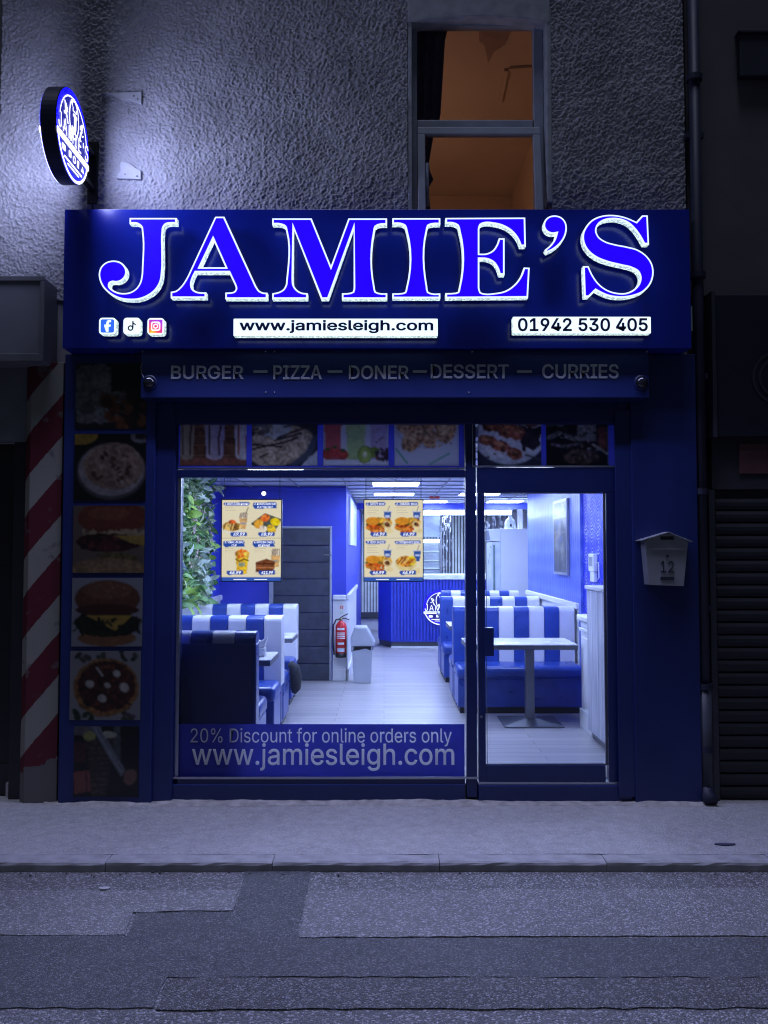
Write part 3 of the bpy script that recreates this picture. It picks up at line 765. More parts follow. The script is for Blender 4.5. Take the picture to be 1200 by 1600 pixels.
def icon(px, py, w, kind):
    h = w / 2; a, b = P(px - h, py - h, LY0), P(px + h, py + h, LY0)
    o = raised([rrect(a.x, b.x, b.z, a.z, .022)], sign, 'social_icon', None, None, mtrim=M_panel)
    y = LY0 - .003; cx, cz, s = (a.x + b.x) / 2, (a.z + b.z) / 2, (b.x - a.x) / 2
    obj('stud', MB().lathe((cx, FAS_Y, cz), [(.008, 0), (.008, -.042)], 8, 'y'), M_dark, o)
    def flat(pts, m, dy=0):
        me = plane_mesh(flat_curve([[(cx + s * p[0], cz + s * p[1]) for p in q] for q in pts]), y - dy); me.materials.clear(); obj('icon_mark', me, m, o)
    circ = lambda x, z, r, n=20: [(x + r * math.cos(2 * math.pi * k / n), z + r * math.sin(2 * math.pi * k / n)) for k in range(n)]
    if kind == 'f':
        flat([rrect(-.8, .8, -.8, .8, .22)], emat('icon_blue', (.03, .13, .80), .5))
        q = smooth_path([(-.02, -.72, 1), (.26, -.72, 1), (.26, -.1, 1), (.48, -.1, 1), (.52, .16, 1), (.26, .16, 1), (.28, .36), (.36, .44), (.54, .44, 1), (.54, .7, 1), (.26, .7), (.06, .6), (-.02, .34), (-.02, .16, 1), (-.24, .16, 1), (-.24, -.1, 1)])
        flat([[(p[0] - .1, p[1]) for p in q]], M_panel, .003)
    elif kind == 'note':
        k_ = mat('icon_dark', (.02, .02, .05), .5)
        flat([circ(-.14, -.25, .34), circ(-.14, -.25, .18)[::-1]], k_)
        flat([[(.06, -.3), (.22, -.3), (.22, .6), (.06, .6)]], k_, .0005)
        flat([[(.2, .6), (.24, .38), (.5, .22), (.5, .06), (.2, .22)]], k_, .001)
    else:
        W_, H_ = 26, 26; pc = Pic(W_, H_, (.5, .3, .9))
        U, V = pc.U, pc.V
        g1, g2, g3 = np.array([1.0, .85, .2]), np.array([.95, .25, .35]), np.array([.62, .25, .85])
        t = np.clip(np.hypot(U - .22, V - 1.0) / 1.05, 0, 1)[..., None]
        pc.a = np.where(t < .45, g1 + (g2 - g1) * t / .45, g2 + (g3 - g2) * (t - .45) / .55)
        me = pc.mesh('icon_mark', (cx - .8 * s, y, cz + .8 * s), (cx + .8 * s, y, cz + .8 * s), (cx - .8 * s, y, cz - .8 * s)); obj('icon_mark', me, print_mat('icon_gradient', .5), o)
        flat([rrect(-.55, .55, -.55, .55, .26), rrect(-.4, .4, -.4, .4, .18)[::-1]], M_panel, .003)
        flat([circ(0, 0, .3), circ(0, 0, .17)[::-1]], M_panel, .003); flat([circ(.3, .3, .08, 10)], M_panel, .0035)
icon(168, 509.5, 26, 'f'); icon(206, 509.5, 26, 'note'); icon(243.5, 510, 26, 'camera')

# ------------------------------------------------------------------ projecting round sign with the shop's emblem on both faces
M_lw = emat('lit_white_print', (.92, .95, 1.0), 1.2)
M_lb = emat('lit_blue_print', (.001, .0, .9), 2.5)
M_ld = emat('dim_blue_print', (.004, .004, .20), .6)
M_lc = emat('lit_cream_print', (1.0, .97, .86), 1.2)
def ring_pts(r, n=40, a0=0, a1=360, cx=0, cz=0): return [(cx + r * math.cos(math.radians(a0 + (a1 - a0) * k / n)), cz + r * math.sin(math.radians(a0 + (a1 - a0) * k / n))) for k in range(n + (0 if a1 - a0 == 360 else 1))]
def arc_band(r0, r1, a0, a1, n=30): return ring_pts(r1, n, a0, a1) + ring_pts(r0, n, a0, a1)[::-1]
def emblem(parent, fn, R, mats, layer=.0015):
    "the round emblem drawn in unit coordinates (u right, v up), fn(u, v, height) places it"
    mw, mbl, md, mc = mats; cnt = [0]
    def flat(paths, m, h):
        me = flat_curve(paths); me.materials.clear()
        for v in me.vertices: v.co = fn(v.co.x * R, v.co.y * R, h)
        me.update(); obj('emblem_mark', me, m, parent)
    L = layer
    flat([ring_pts(1.0, 48)], mbl, 0)
    flat([ring_pts(.86, 40)], md, L)
    flat([arc_band(.83, .86, 10, 170)], mw, 2 * L)                       # upper ring
    flat([arc_band(.94, 1.0, 196, 344)], mw, 2 * L)                     # lower rim
    oval = [(.30 * math.cos(t), .40 + .46 * math.sin(t)) for t in np.linspace(0, 2 * math.pi, 30)[:-1]]
    flat([oval, [(.88 * x, .40 + .92 * (y - .40)) for x, y in oval][::-1]], mw, 3 * L)
    flat([[(.88 * x, .40 + .9 * (y - .40)) for x, y in oval]], md, 2.5 * L)
    j = smooth_path([(-.06, .52, 1), (.17, .52, 1), (.17, .46, 1), (.12, .44, 1), (.12, .2), (.06, .08), (-.05, .04), (-.16, .1), (-.15, .2), (-.06, .2), (-.03, .14), (.0, .16), (.01, .22), (.01, .44, 1), (-.06, .46, 1)])
    flat([j], mw, 4 * L)
    hat = smooth_path([(-.10, .56, 1), (.12, .56, 1), (.12, .64), (.2, .68), (.19, .78), (.1, .8), (.03, .84), (-.08, .8), (-.16, .77), (-.17, .67), (-.10, .64)])
    flat([hat, [(.78 * x + .003, .145 + .78 * y) for x, y in hat][::-1]], mw, 4 * L)
    for sx in (-1, 1) if R > 0 else ():                                 # leafy sprigs on either side
        for k in range(5):
            a = math.radians(30 + 24 * k); cx, cz = sx * (.52 + .10 * math.cos(a * 2)), .28 + .055 * k
            flat([[(cx + .036 * math.cos(t) * 1.3, cz + .022 * math.sin(t) + .02 * math.cos(t) * sx) for t in np.linspace(0, 2 * math.pi, 9)[:-1]]], mw, 3 * L)
        flat([[(sx * .34, .12), (sx * .40, .12), (sx * .60, .55), (sx * .56, .56)][::sx]], mw, 3 * L)
    # name, arched letters
    me = text_me("JAMIE'S", spacing=1.2)
    co = np.empty(len(me.vertices) * 3); me.vertices.foreach_get('co', co); co = co.reshape(-1, 3); a, b = co.min(0), co.max(0)
    u = (co[:, 0] - a[0]) / (b[0] - a[0]) * 2 - 1; v = (co[:, 1] - a[1]) / (b[1] - a[1])
    vv = -.19 + v * (.30 + .10 * u * u) + 0 * u
    me.vertices.foreach_set('co', np.array([fn(p * R * .93, q * R, 4 * L) for p, q in zip(u, vv)]).ravel()); me.update(); me.materials.clear(); me.materials.append(mw)
    o = bpy.data.objects.new('lettering', me); link(o, parent)
    flat([rrect(-1.0, 1.0, -.36, -.22, .04)], mc, 3 * L)
    flat([rrect(-.93, .93, -.300, -.285, .006)], md, 4 * L)
    flat([rrect(-.28, -.14, -.56, -.42, .02)], mw, 3 * L)
    circ = lambda x, z, r, n=14: [(x + r * math.cos(2 * math.pi * k / n), z + r * math.sin(2 * math.pi * k / n)) for k in range(n)]
    flat([[(-.68, -.44), (-.5, -.44), (-.47, -.5), (-.5, -.57), (-.68, -.57), (-.71, -.5)][::-1]], mw, 3 * L)
    flat([circ(.06, -.5, .085), circ(.06, -.5, .05)[::-1]], mw, 3 * L)
    flat([[(.25, -.42), (.36, -.42), (.34, -.58), (.27, -.58)][::-1]], mw, 3 * L)
    flat([[(.5, -.56), (.68, -.56), (.59, -.42)]], mw, 3 * L)
    flat([rrect(-.55, .55, -.70, -.655, .02)], mw, 3 * L); flat([rrect(-.36, .36, -.785, -.75, .015)], mw, 3 * L)
SGX, SGY, SGR, SGT = -1.995, -.53, .285, .10
SGZ = P(112, 214, SGY).z
ps = thing('projecting_sign', 'round double-faced lit sign with shop emblem jutting from the upper wall', 'projecting sign', (SGX - SGT / 2, WY, SGZ))
obj('drum', MB().lathe((SGX - SGT, SGY, SGZ), [(SGR, 0), (SGR + .006, .004), (SGR + .006, SGT - .004), (SGR, SGT)], 56, 'x'), mat('navy_drum_paint', (.010, .014, .045), .35), ps, smooth=False)
emblem(ps, lambda u, v, h: (SGX + .0006 + h, SGY + u, SGZ + v), SGR, (M_lw, M_lb, M_ld, M_lc))
emblem(ps, lambda u, v, h: (SGX - SGT - .0006 - h, SGY - u, SGZ + v), SGR, (M_lw, M_lb, M_ld, M_lc))
for dz in (-.12, .12): obj('bracket_arm', MB().box(SGX - SGT * .7, SGX - SGT * .3, SGY + SGR - .03, WY - .008, SGZ + dz - .015, SGZ + dz + .015), M_dark, ps)
obj('wall_plate', MB().box(SGX - SGT * .85, SGX - SGT * .15, WY - .03, WY + .012, SGZ - .22, SGZ + .22), M_dark, ps, bevel=.003)

def sign_lamp(name, at, rot, sx, sy, watts, col, shape='RECTANGLE', spread=180):
    d = bpy.data.lights.new(name, 'AREA'); d.shape = shape; d.size = sx; d.size_y = sy; d.energy = watts; d.color = col; d.spread = math.radians(spread)
    o = bpy.data.objects.new(name, d); o.location = at; o.rotation_euler = rot; COL.objects.link(o); return o
# light thrown by the two faces of the round sign and by the faces of the letters
sign_lamp('round_sign_lamp', (SGX + .02, SGY, SGZ), (0, math.radians(-90), 0), SGR * 1.8, SGR * 1.8, 7.0, (.54, .60, 1.0), 'DISK')
sign_lamp('round_sign_lamp', (SGX - SGT - .02, SGY, SGZ), (0, math.radians(90), 0), SGR * 1.8, SGR * 1.8, 7.0, (.54, .60, 1.0), 'DISK')
sign_lamp('letter_lamp', (0, LY0 - .105, Z(484, LY0)), (math.radians(-59), 0, 0), 3.7, .28, 74.0, (.50, .53, 1.0))
# old plates left on the wall
M_plate = mat('painted_over_plate', (.44, .45, .48), .6, var=.08, vscale=14, bump=.1, bscale=60)
for pts, lab in (([(160, 149), (223, 147), (223, 166), (206, 160), (190, 158), (178, 151)], 'ragged thin metal plate painted over, upper of two beside the round sign'), ([(190, 255), (204, 258), (213, 265), (222, 270), (222, 283), (184, 282), (190, 270)], 'small curved metal plate painted over, lower of two beside the round sign')):
    q = [P(x, y, WY) for x, y in pts][::-1]
    o = thing('old_plate', lab, 'metal plate', (q[0].x, WY, q[0].z))
    obj('plate', MB().prism([(v.x, v.z) for v in q], WY - .034, WY - .008), M_plate, o, bevel=.003)
    for (x, y) in ((215, 155), (209, 150)) if pts[0][0] == 160 else ((214, 275), (195, 272)):
        p = P(x, y, WY - .034); obj('bolt', MB().lathe((p.x, p.y, p.z), [(.006, 0), (.005, -.005)], 8, 'y'), M_grey, o)
# cable from the sign down to the board
tag(obj('cable', MB().tube([(SGX - .05, WY - .03, SGZ - .22), (SGX - .03, WY - .03, SGZ - .38), (SGX + .06, WY - .03, fz1 + .06), (SGX + .16, WY - .03, fz1 - .03)], .005, 8), M_dark), 'thin dark cable running from round sign down to sign board', 'cable')

# ================================================================== food pictures
def pic_wings(p):
    p.ell(.3, .45, .42, .5, (.62, .62, .62), 0, .5, .6); p.blobs(14, .05, .1, .55, .6, .05, .12, [(.75, .75, .74), (.5, .5, .5), (.62, .6, .55)], 3)
    p.rect(.5, .0, 1, .42, (.06, .05, .06), .3, .1); p.blobs(26, .4, .5, 1.0, .98, .06, .13, [(.62, .28, .12), (.45, .17, .09), (.75, .4, .2), (.3, .1, .08)], 4)
def pic_naan(p):
    p.ell(.06, .02, .27, .15, (.85, .65, .12)); p.ell(.92, .04, .14, .1, (.6, .6, .62)); p.ell(.92, .04, .08, .05, (.2, .2, .22))
    p.ell(.52, .56, .50, .44, (.35, .34, .36)); p.ell(.52, .54, .47, .40, (.72, .69, .68)); p.ell(.55, .48, .43, .36, (.70, .56, .44), 0, .4, .1)
    p.blobs(34, .2, .2, .9, .75, .02, .07, [(.45, .28, .2), (.82, .72, .6), (.38, .22, .16), (.6, .44, .34)], 5)
def pic_closeburger(p):
    p.ell(.55, .18, .5, .26, (.62, .24, .14), 0, .2, .05); p.ell(.5, .12, .3, .1, (.72, .34, .2)); p.rect(.12, .38, 1, .46, (.85, .72, .5), .2, .08)
    p.ell(.5, .55, .46, .14, (.25, .07, .08), 0, .7, .3); p.blobs(18, .1, .48, .75, .68, .03, .08, [(.42, .13, .14), (.2, .05, .06), (.55, .2, .2)], 6)
    p.poly([(.55, .44), (1, .44), (1, .6), (.8, .55)], (.88, .7, .2)); p.ell(.65, .78, .3, .08, (.5, .45, .2), .1, .6, .4); p.ell(.5, .94, .55, .16, (.75, .58, .35), 0, .3)
def pic_cheeseburger(p):
    p.ell(.5, .88, .42, .12, (.72, .45, .22)); p.ell(.5, .67, .50, .2, (.10, .15, .08), 0, .8, .25); p.ell(.5, .30, .47, .27, (.55, .28, .16), 0, .25, .03); p.ell(.5, .18, .36, .13, (.66, .37, .22), 0, .15)
    p.blobs(40, .2, .06, .8, .3, .006, .014, [(.85, .7, .5)], 7); p.ell(.5, .47, .46, .09, (.38, .15, .10), 0, .3); p.poly([(.2, .55), (.86, .55), (.62, .77)], (.95, .74, .18), .1)
    p.blobs(30, .03, .6, .97, .82, .03, .07, [(.08, .14, .06), (.16, .24, .1), (.05, .08, .05)], 8, .5, .5)
def pic_pizza(p):
    p.blobs(14, 0, 0, 1, .14, .03, .08, [(.3, .35, .28), (.2, .24, .2)], 9); p.blobs(10, 0, .88, .4, 1, .03, .09, [(.12, .28, .12), (.2, .3, .18)], 10); p.blobs(8, .7, .85, 1, 1, .04, .08, [(.5, .3, .5), (.3, .35, .25)], 11)
    p.ell(.51, .53, .47, .43, (.80, .50, .18), 0, .5, .1); p.ell(.52, .51, .42, .37, (.36, .14, .08), 0, .9, .1)
    p.blobs(50, .2, .2, .85, .8, .02, .05, [(.5, .2, .1), (.24, .08, .06), (.62, .3, .14), (.3, .16, .06)], 12)
    for x, y, r in ((.66, .33, .06), (.28, .48, .07), (.53, .50, .05), (.77, .53, .08), (.46, .69, .07)): p.ell(x, y, r, r * .85, (.93, .92, .84), x, .15, .1, .15)
    p.line([(.38, .25), (.46, .36)], .02, (.9, .9, .85))
def pic_doner(p):
    p.rect(0, 0, .42, .12, (.5, .5, .52), .3); p.rect(.6, .0, .72, .55, (.35, .4, .42), .4, .03); p.ell(.24, .14, .10, .07, (.82, .85, .35)); p.ell(.52, .12, .14, .05, (.9, .92, .75))
    p.poly([(.18, .2), (.62, .2), (.5, .98), (.28, .98)], (.36, .28, .26), .7, .06)
    for k in range(9): p.line([(.22, .27 + .075 * k), (.56, .26 + .075 * k)], .012, (.24, .17, .16))
    p.rect(0, .22, .18, .52, (.42, .16, .18), .2); p.poly([(.0, .65), (.24, .62), (.28, .92), (.02, .96)], (.80, .34, .28), .12); p.line([(.19, .64), (.21, .92)], .012, (.4, .15, .14))
    p.poly([(.25, .0), (.38, .0), (.80, .62), (.73, .72)], (.56, .6, .66), .25); p.line([(.33, .05), (.74, .66)], .012, (.75, .78, .84)); p.ell(.87, .72, .1, .12, (.72, .45, .36), .5)
def pic_shakes(p):
    p.rect(0, 0, 1, 1, (.42, .24, .16), .5)
    for k in range(5): p.rect(0, .12 + .17 * k, 1, .14 + .17 * k, (.62, .38, .22), .3)
    p.rect(0, .86, 1, 1, (.60, .30, .22), .3)
    for x, w, col in ((.10, .13, (.66, .58, .48)), (.52, .17, (.72, .64, .70)), (.95, .15, (.82, .78, .76))):
        p.poly([(x - w, .0), (x + w, .0), (x + w * .72, .84), (x - w * .72, .84)], col, .15); p.ell(x, .84, w * .72, .05, col)
        p.line([(x - w * .5, .25), (x - w * .45, .8)], .015, (.28, .14, .14) if x < .9 else (.75, .2, .15)); p.line([(x + w * .7, .1), (x + w * .35, .5), (x + w * .4, .8)], .018, (.3, .13, .14) if x < .9 else (.75, .2, .15))
        p.rect(x - w * 1.05, 0, x + w * 1.05, .2, tuple(c * .75 for c in col), .2)
def pic_crepe(p):
    p.ell(.3, .25, .5, .42, (.30, .27, .25), 0, .4, .1); p.ell(.45, .6, .55, .5, (.2, .2, .26)); p.ell(.42, .64, .55, .36, (.80, .68, .54), -.25, .5, .15)
    p.ell(.35, .28, .26, .24, (.80, .80, .78)); p.ell(.16, .26, .18, .2, (.42, .38, .34), 0, .6, .3)
    p.blobs(40, .05, .3, .92, .95, .03, .08, [(.86, .76, .62), (.68, .54, .40), (.78, .66, .5)], 13, .4, .4)
    for a, b in (((0, .62), (.45, .66)), ((.02, .7), (.5, .58)), ((.5, .58), (.7, .5)), ((.4, .5), (.85, .3)), ((.35, .55), (.75, .42)), ((.5, .3), (.95, .2)), ((.12, .85), (.25, .78))): p.line([a, b], .02, (.16, .11, .12))
    p.poly([(.75, 1), (1, .72), (1, 1)], (.78, .79, .84)); p.line([(.62, 1), (.86, .78), (.97, .5)], .06, (.30, .33, .42))
def pic_smoothies(p):
    p.rect(0, .86, 1, 1, (.84, .85, .90), .05)
    for x, w, col in ((.15, .14, (.84, .30, .34)), (.50, .16, (.70, .84, .50)), (.85, .14, (.74, .64, .82))): p.poly([(x - w, 0), (x + w, 0), (x + w * .8, .9), (x - w * .8, .9)], col, .12)
    p.blobs(8, .8, .3, .95, .7, .01, .02, [(.3, .1, .3)], 14)
    for x, y, r in ((.07, .78, .09), (.18, .75, .08), (.3, .8, .09)): p.ell(x, y, r, r * 1.1, (.82, .22, .2), 0, .4, .1); p.ell(x, y - .08, .04, .03, (.2, .42, .2))
    p.ell(.78, .76, .09, .1, (.5, .62, .2), .5); p.ell(.64, .80, .115, .16, (.42, .55, .18), .1); p.ell(.64, .8, .10, .14, (.64, .78, .28), .1); p.ell(.64, .8, .03, .06, (.9, .92, .75), .1)
    p.blobs(22, .82, .7, 1, .9, .03, .05, [(.18, .14, .28), (.3, .2, .3), (.45, .18, .2)], 15)
def pic_chicken(p):
    p.ell(.5, .2, .55, .5, (.74, .75, .82)); 
    for x, y, rx, ry_, a in ((.3, .52, .16, .26, .5), (.18, .3, .14, .2, -.6), (.5, .42, .13, .3, -.3), (.8, .36, .17, .24, .2), (.52, .2, .2, .15, 0)): p.ell(x, y, rx, ry_, (.80, .56, .36), a, .7, .25, .1); p.ell(x - .03, y - .05, rx * .6, ry_ * .6, (.90, .68, .46), a, .6, .3, .3)
    p.blobs(24, .1, .2, .95, .65, .02, .05, [(.62, .38, .24), (.94, .74, .52), (.5, .28, .2)], 16); p.line([(.03, .7), (.2, .95)], .015, (.190, .75, .5)); p.line([(.55, .97), (.85, .78)], .015, (.190, .75, .55))
def pic_kebab(p):
    p.ell(.5, .35, .62, .64, (.80, .81, .84)); p.ell(.5, .32, .56, .56, (.86, .86, .88)); p.poly([(.65, .3), (1, .3), (.95, .72), (.7, .7)], (.2, .16, .22), .6, .1); p.line([(.75, .8), (1, .9)], .02, (.3, .3, .34))
    for x, y, rx, ry_, a in ((.16, .55, .16, .10, .25), (.36, .65, .17, .11, .3), (.58, .78, .14, .11, .35), (.2, .26, .14, .14, 0), (.46, .34, .18, .18, .2), (.62, .42, .14, .14, .4), (.85, .22, .12, .1, 0)): p.ell(x, y, rx, ry_, (.62, .28, .17), a, .9, .35, .1); p.ell(x - .02, y - .04, rx * .6, ry_ * .5, (.82, .46, .28), a, .7, .4, .3)
    p.blobs(20, .05, .2, .7, .85, .015, .035, [(.25, .08, .07), (.9, .6, .4), (.4, .14, .1)], 17)
def pic_carving(p):
    p.rect(0, .0, .3, .3, (.34, .34, .36), .9, .1); p.rect(.5, 0, .8, .55, (.50, .50, .48), .5, .04); p.rect(.84, .3, .97, .7, (.48, .22, .22), .4, .03); p.rect(.98, 0, 1, 1, (.4, .4, .5))
    p.line([(.05, .5), (.2, .42), (.45, .52), (.62, .45)], .05, (.46, .45, .44), .9); p.line([(.1, .62), (.3, .66), (.55, .6)], .03, (.4, .38, .4), .9); p.line([(.75, .62), (.98, .78)], .025, (.62, .6, .6), .4)
    p.ell(.55, .84, .3, .14, (.32, .24, .22), 0, .9, .5); p.blobs(22, .1, .3, .9, .95, .02, .05, [(.55, .54, .52), (.2, .18, .2), (.42, .34, .3), (.12, .12, .14)], 18)
def poster(px, py0, py1, y, bg, fn, lab, seed, name='food_poster', group=None):
    pc = Pic(66, int(66 * abs(py1 - py0) / abs(px[1] - px[0])), bg, seed); fn(pc)
    pc.a = (pc.a * .72 + pc.a.mean(2, keepdims=True) * .28) * (.54 if name == 'food_poster' else .85)      # dim, hazy light put into the ink: darker and greyer
    a, b = P(px[0], py0, y), P(px[1], py1, y)
    me = pc.mesh(name, (a.x, y, a.z), (b.x, y, a.z), (a.x, y, b.z))
    o = thing(name, lab, 'poster', ((a.x + b.x) / 2, y, b.z), group)
    obj('print', me, M_print if name == 'food_poster' else M_film, o)
    if name == 'food_poster': obj('backing', MB().box(a.x, b.x, y + .0015, y + .006, b.z, a.z), M_dark, o)
    return o
PY = PIL_Y - .006
for k, (xs, y0, y1, bg, fn, lab) in enumerate((
    ((119, 228), 568, 670, (.16, .15, .17), pic_wings, 'poster of sauced chicken wings on the shop pilaster, topmost of the column'),
    ((117, 227), 678, 782, (.05, .05, .07), pic_naan, 'poster of round naan bread with a lemon on the shop pilaster'),
    ((115, 225), 790, 895, (.55, .45, .38), pic_closeburger, 'poster of a close-up burger with a reddish bun on the shop pilaster'),
    ((113, 222), 903, 1010, (.72, .74, .78), pic_cheeseburger, 'poster of a cheeseburger with a yellow cheese corner on the shop pilaster'),
    ((110, 219), 1017, 1125, (.72, .73, .74), pic_pizza, 'poster of a pizza dotted with white cheese on the shop pilaster'),
    ((116, 216), 1135, 1245, (.08, .08, .10), pic_doner, 'poster of a knife carving doner meat on the shop pilaster, lowest of the column'))):
    poster(xs, y0, y1, PY, bg, fn, lab, 40 + k, group='food posters down the pilaster')
for k, (xs, bg, fn, lab) in enumerate((
    ((282, 385), (.4, .25, .2), pic_shakes, 'picture of three milkshakes on wooden boards above the shop window'),
    ((394, 496), (.2, .2, .24), pic_crepe, 'picture of a crepe drizzled with chocolate above the shop window'),
    ((505, 607), (.80, .81, .88), pic_smoothies, 'picture of red, green and lilac smoothies with kiwi above the shop window'),
    ((616, 717), (.80, .81, .90), pic_chicken, 'picture of fried chicken pieces on white above the shop window'),
    ((746, 846), (.16, .18, .3), pic_kebab, 'picture of grilled kebab pieces on a plate above the shop door'),
    ((853, 951), (.09, .09, .13), pic_carving, 'dark picture of meat being carved above the shop door'))):
    poster(xs, 640, 728, .002, bg, fn, lab, 60 + k, 'food_picture', 'food pictures in the transom')

# ================================================================== things on the front
M_box = mat('brushed_steel_letterbox', (.36, .38, .42), .42, metal=.55, var=.08, vscale=10)
def letterbox():
    y = PIL_Y - .105; p = lambda x, py, yy=y: P(x, py, yy)
    a = p(1042, 917, PIL_Y); t = thing('letter_box', 'steel letter box with a gabled lid and number 12 on the right-hand pilaster', 'letter box', (a.x, PIL_Y, a.z))
    q = [p(1014, 914), p(1069, 916), p(1076, 843), p(1007, 841)]
    obj('body', MB().prism([(v.x, v.z) for v in q], y + .004, PIL_Y), M_box, t, bevel=.003)
    l, tp, r = p(1000, 844), p(1043, 831), p(1080, 846)
    rf = MB().prism([(l.x, l.z - .006), (p(1043, 833).x, tp.z - .006), (r.x, r.z - .006), (r.x, r.z), (tp.x, tp.z), (l.x, l.z)], y - .025, PIL_Y)
    obj('lid', rf, M_box, t, bevel=.001)
    g = [p(1008, 848), p(1075, 848), p(1071, 841), p(1043, 833.5), p(1012, 841)]
    obj('gable', MB().prism([(v.x, v.z) for v in g], y - .006, y + .003), M_box, t, bevel=.001)
    dk = mat('black_print', (.02, .022, .035), .5)
    def r_(x0, x1, y0, y1, d, m, nm): return bar(x0, x1, y0, y1, y + d, y + .004, nm, m, t, .001)
    r_(1032, 1053, 838, 843.5, -.008, dk, 'name_slot'); r_(1016, 1071, 847.5, 858, -.004, M_box, 'flap'); r_(1017, 1067, 857, 859, -.007, M_box, 'flap_lip'); r_(1032, 1053.5, 901, 906.5, -.001, dk, 'name_slot')
    k = p(1043, 869, y); obj('lock', MB().lathe((k.x, y + .003, k.z), [(.009, 0), (.009, -.007), (.004, -.008)], 12, 'y'), dk, t)
    text('12', dk, p(1032, 884).x, p(1053, 884).x, p(1042, 894.5).z, p(1042, 876).z, y + .001, t, bold=.01)
letterbox()
# small dome fittings under the ends of the shutter box
for px, lab in ((233, 'small dark dome fitting with a looped wire beside the word BURGER'), (1003, 'small dark dome fitting beside the word CURRIES')):
    p = P(px, 597, -.225); t = thing('dome_fitting', lab, 'light fitting', (p.x, -.21, p.z), 'dome fittings at the ends of the shutter box')
    obj('dome', MB().lathe((p.x, -.2095, p.z), [(.042, 0), (.042, -.012), (.036, -.03), (.022, -.042), (.006, -.047)], 20, 'y'), mat('black_gloss', (.01, .011, .016), .08, spec=.8), t, smooth=True)
    obj('ring', MB().lathe((p.x, -.2095, p.z), [(.050, 0), (.050, -.008), (.043, -.012)], 20, 'y'), M_frame, t)
    if px < 600: obj('wire', MB().tube([(p.x - .03, -.214, p.z + .02), (p.x - .055, -.214, p.z + .06), (p.x - .06, -.214, p.z + .10), (p.x - .05, -.214, p.z + .13)], .003, 6), M_grey, t)

# downpipe between the two buildings
dp = P(1102, 1160, -.05); M_pipe = mat('dark_painted_iron', (.012, .016, .04), .6, var=.2)
pipe = thing('downpipe', 'tall dark rainwater pipe between the shop and its shuttered neighbour', 'downpipe', (dp.x, -.05, .02))
dzs = Z(1072, -.05)
obj('pipe', MB().tube([(dp.x, -.05, dzs - .05), (dp.x, -.05, Z(-100))], .038, 14), M_pipe, pipe, smooth=True)
obj('lower_pipe', MB().tube([(dp.x, -.05, .10), (dp.x, -.05, dzs)], .047, 14), mat('grey_painted_iron', (.05, .055, .075), .5, var=.25), pipe, smooth=True)
for z in (dzs, Z(1170, -.05), 2.1, 3.6, 5.0): obj('collar', MB().tube([(dp.x, -.05, z - .02), (dp.x, -.05, z + .02)], .054, 14), M_pipe, pipe)
for z in (1.3, 2.9, 4.6): obj('clip', MB().box(dp.x - .06, dp.x + .06, -.05, .03, z - .02, z + .02), M_pipe, pipe)
obj('shoe', MB().tube([(dp.x, -.05, .11), (dp.x, -.07, .06), (dp.x, -.14, .035)], .047, 14), M_pipe, pipe, smooth=True)

# --- right-hand neighbour
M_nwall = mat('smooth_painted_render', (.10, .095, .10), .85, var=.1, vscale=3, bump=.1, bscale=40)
nx0 = dp.x + .065
nb = thing('right_building', 'dim neighbouring building with a roller shutter, past the downpipe', 'building', (nx0 + .6, .1, 0))
NY = .04
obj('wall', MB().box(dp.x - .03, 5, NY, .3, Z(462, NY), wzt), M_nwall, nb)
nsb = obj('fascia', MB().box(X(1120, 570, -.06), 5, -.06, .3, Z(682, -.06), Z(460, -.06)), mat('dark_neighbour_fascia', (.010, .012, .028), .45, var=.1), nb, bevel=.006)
obj('fascia_edge', MB().box(X(1113, 570, -.07), X(1119.5, 570, -.07), -.075, .2, Z(684, -.06), Z(455, -.06)), mat('fascia_edge_trim', (.03, .034, .05), .5), nb, bevel=.004)
for r0 in (.19, .145):
    cc = P(1218, 590, -.06); me = plane_mesh(flat_curve([ring_pts(r0, 40, cx=cc.x, cz=cc.z), ring_pts(r0 - .018, 40, cx=cc.x, cz=cc.z)[::-1]]), -.064); me.materials.clear()
    obj('ring_mark', me, mat('dull_ring_print', (.035, .037, .05), .5), nsb)
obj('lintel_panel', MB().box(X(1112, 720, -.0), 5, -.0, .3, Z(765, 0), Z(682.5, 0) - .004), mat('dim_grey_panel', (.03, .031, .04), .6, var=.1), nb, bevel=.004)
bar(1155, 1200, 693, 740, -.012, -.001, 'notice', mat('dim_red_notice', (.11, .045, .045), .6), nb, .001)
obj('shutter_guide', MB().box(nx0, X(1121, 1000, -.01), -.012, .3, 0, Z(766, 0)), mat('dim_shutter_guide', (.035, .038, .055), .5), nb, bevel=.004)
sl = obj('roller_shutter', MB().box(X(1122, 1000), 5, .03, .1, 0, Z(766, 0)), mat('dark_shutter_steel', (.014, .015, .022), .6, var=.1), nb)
slm = MB(); sx0, sx1 = X(1122, 1000), 3.2
for k in range(6):
    pass
sh = .0855; nsl = int(Z(766, 0) / sh)
prof = [(.03, .0), (.012, .006), (.004, .03), (.004, .055), (.012, .078), (.03, .0845)]
mb = MB()
for (yy, zz) in prof: mb.v += [(sx0, yy, zz), (sx1, yy, zz)]
for k in range(len(prof) - 1): mb.f.append((2 * k, 2 * k + 1, 2 * k + 3, 2 * k + 2))
sme = mb.mesh('slat'); sme.materials.append(MATS['dark_shutter_steel'])
for k in range(nsl):
    o = bpy.data.objects.new('slat', sme); link(o, sl); o.location = (0, 0, k * sh + .01)
vb = P(1150, 60, NY); vt = thing('wall_vent', 'dark rectangular box fixed high on the right-hand building', 'vent', (vb.x + .2, NY, Z(125, NY)))
obj('casing', MB().box(vb.x, vb.x + .55, NY - .06, NY, Z(126, NY), vb.z), mat('dark_vent_plastic', (.02, .022, .04), .5), vt, bevel=.008)
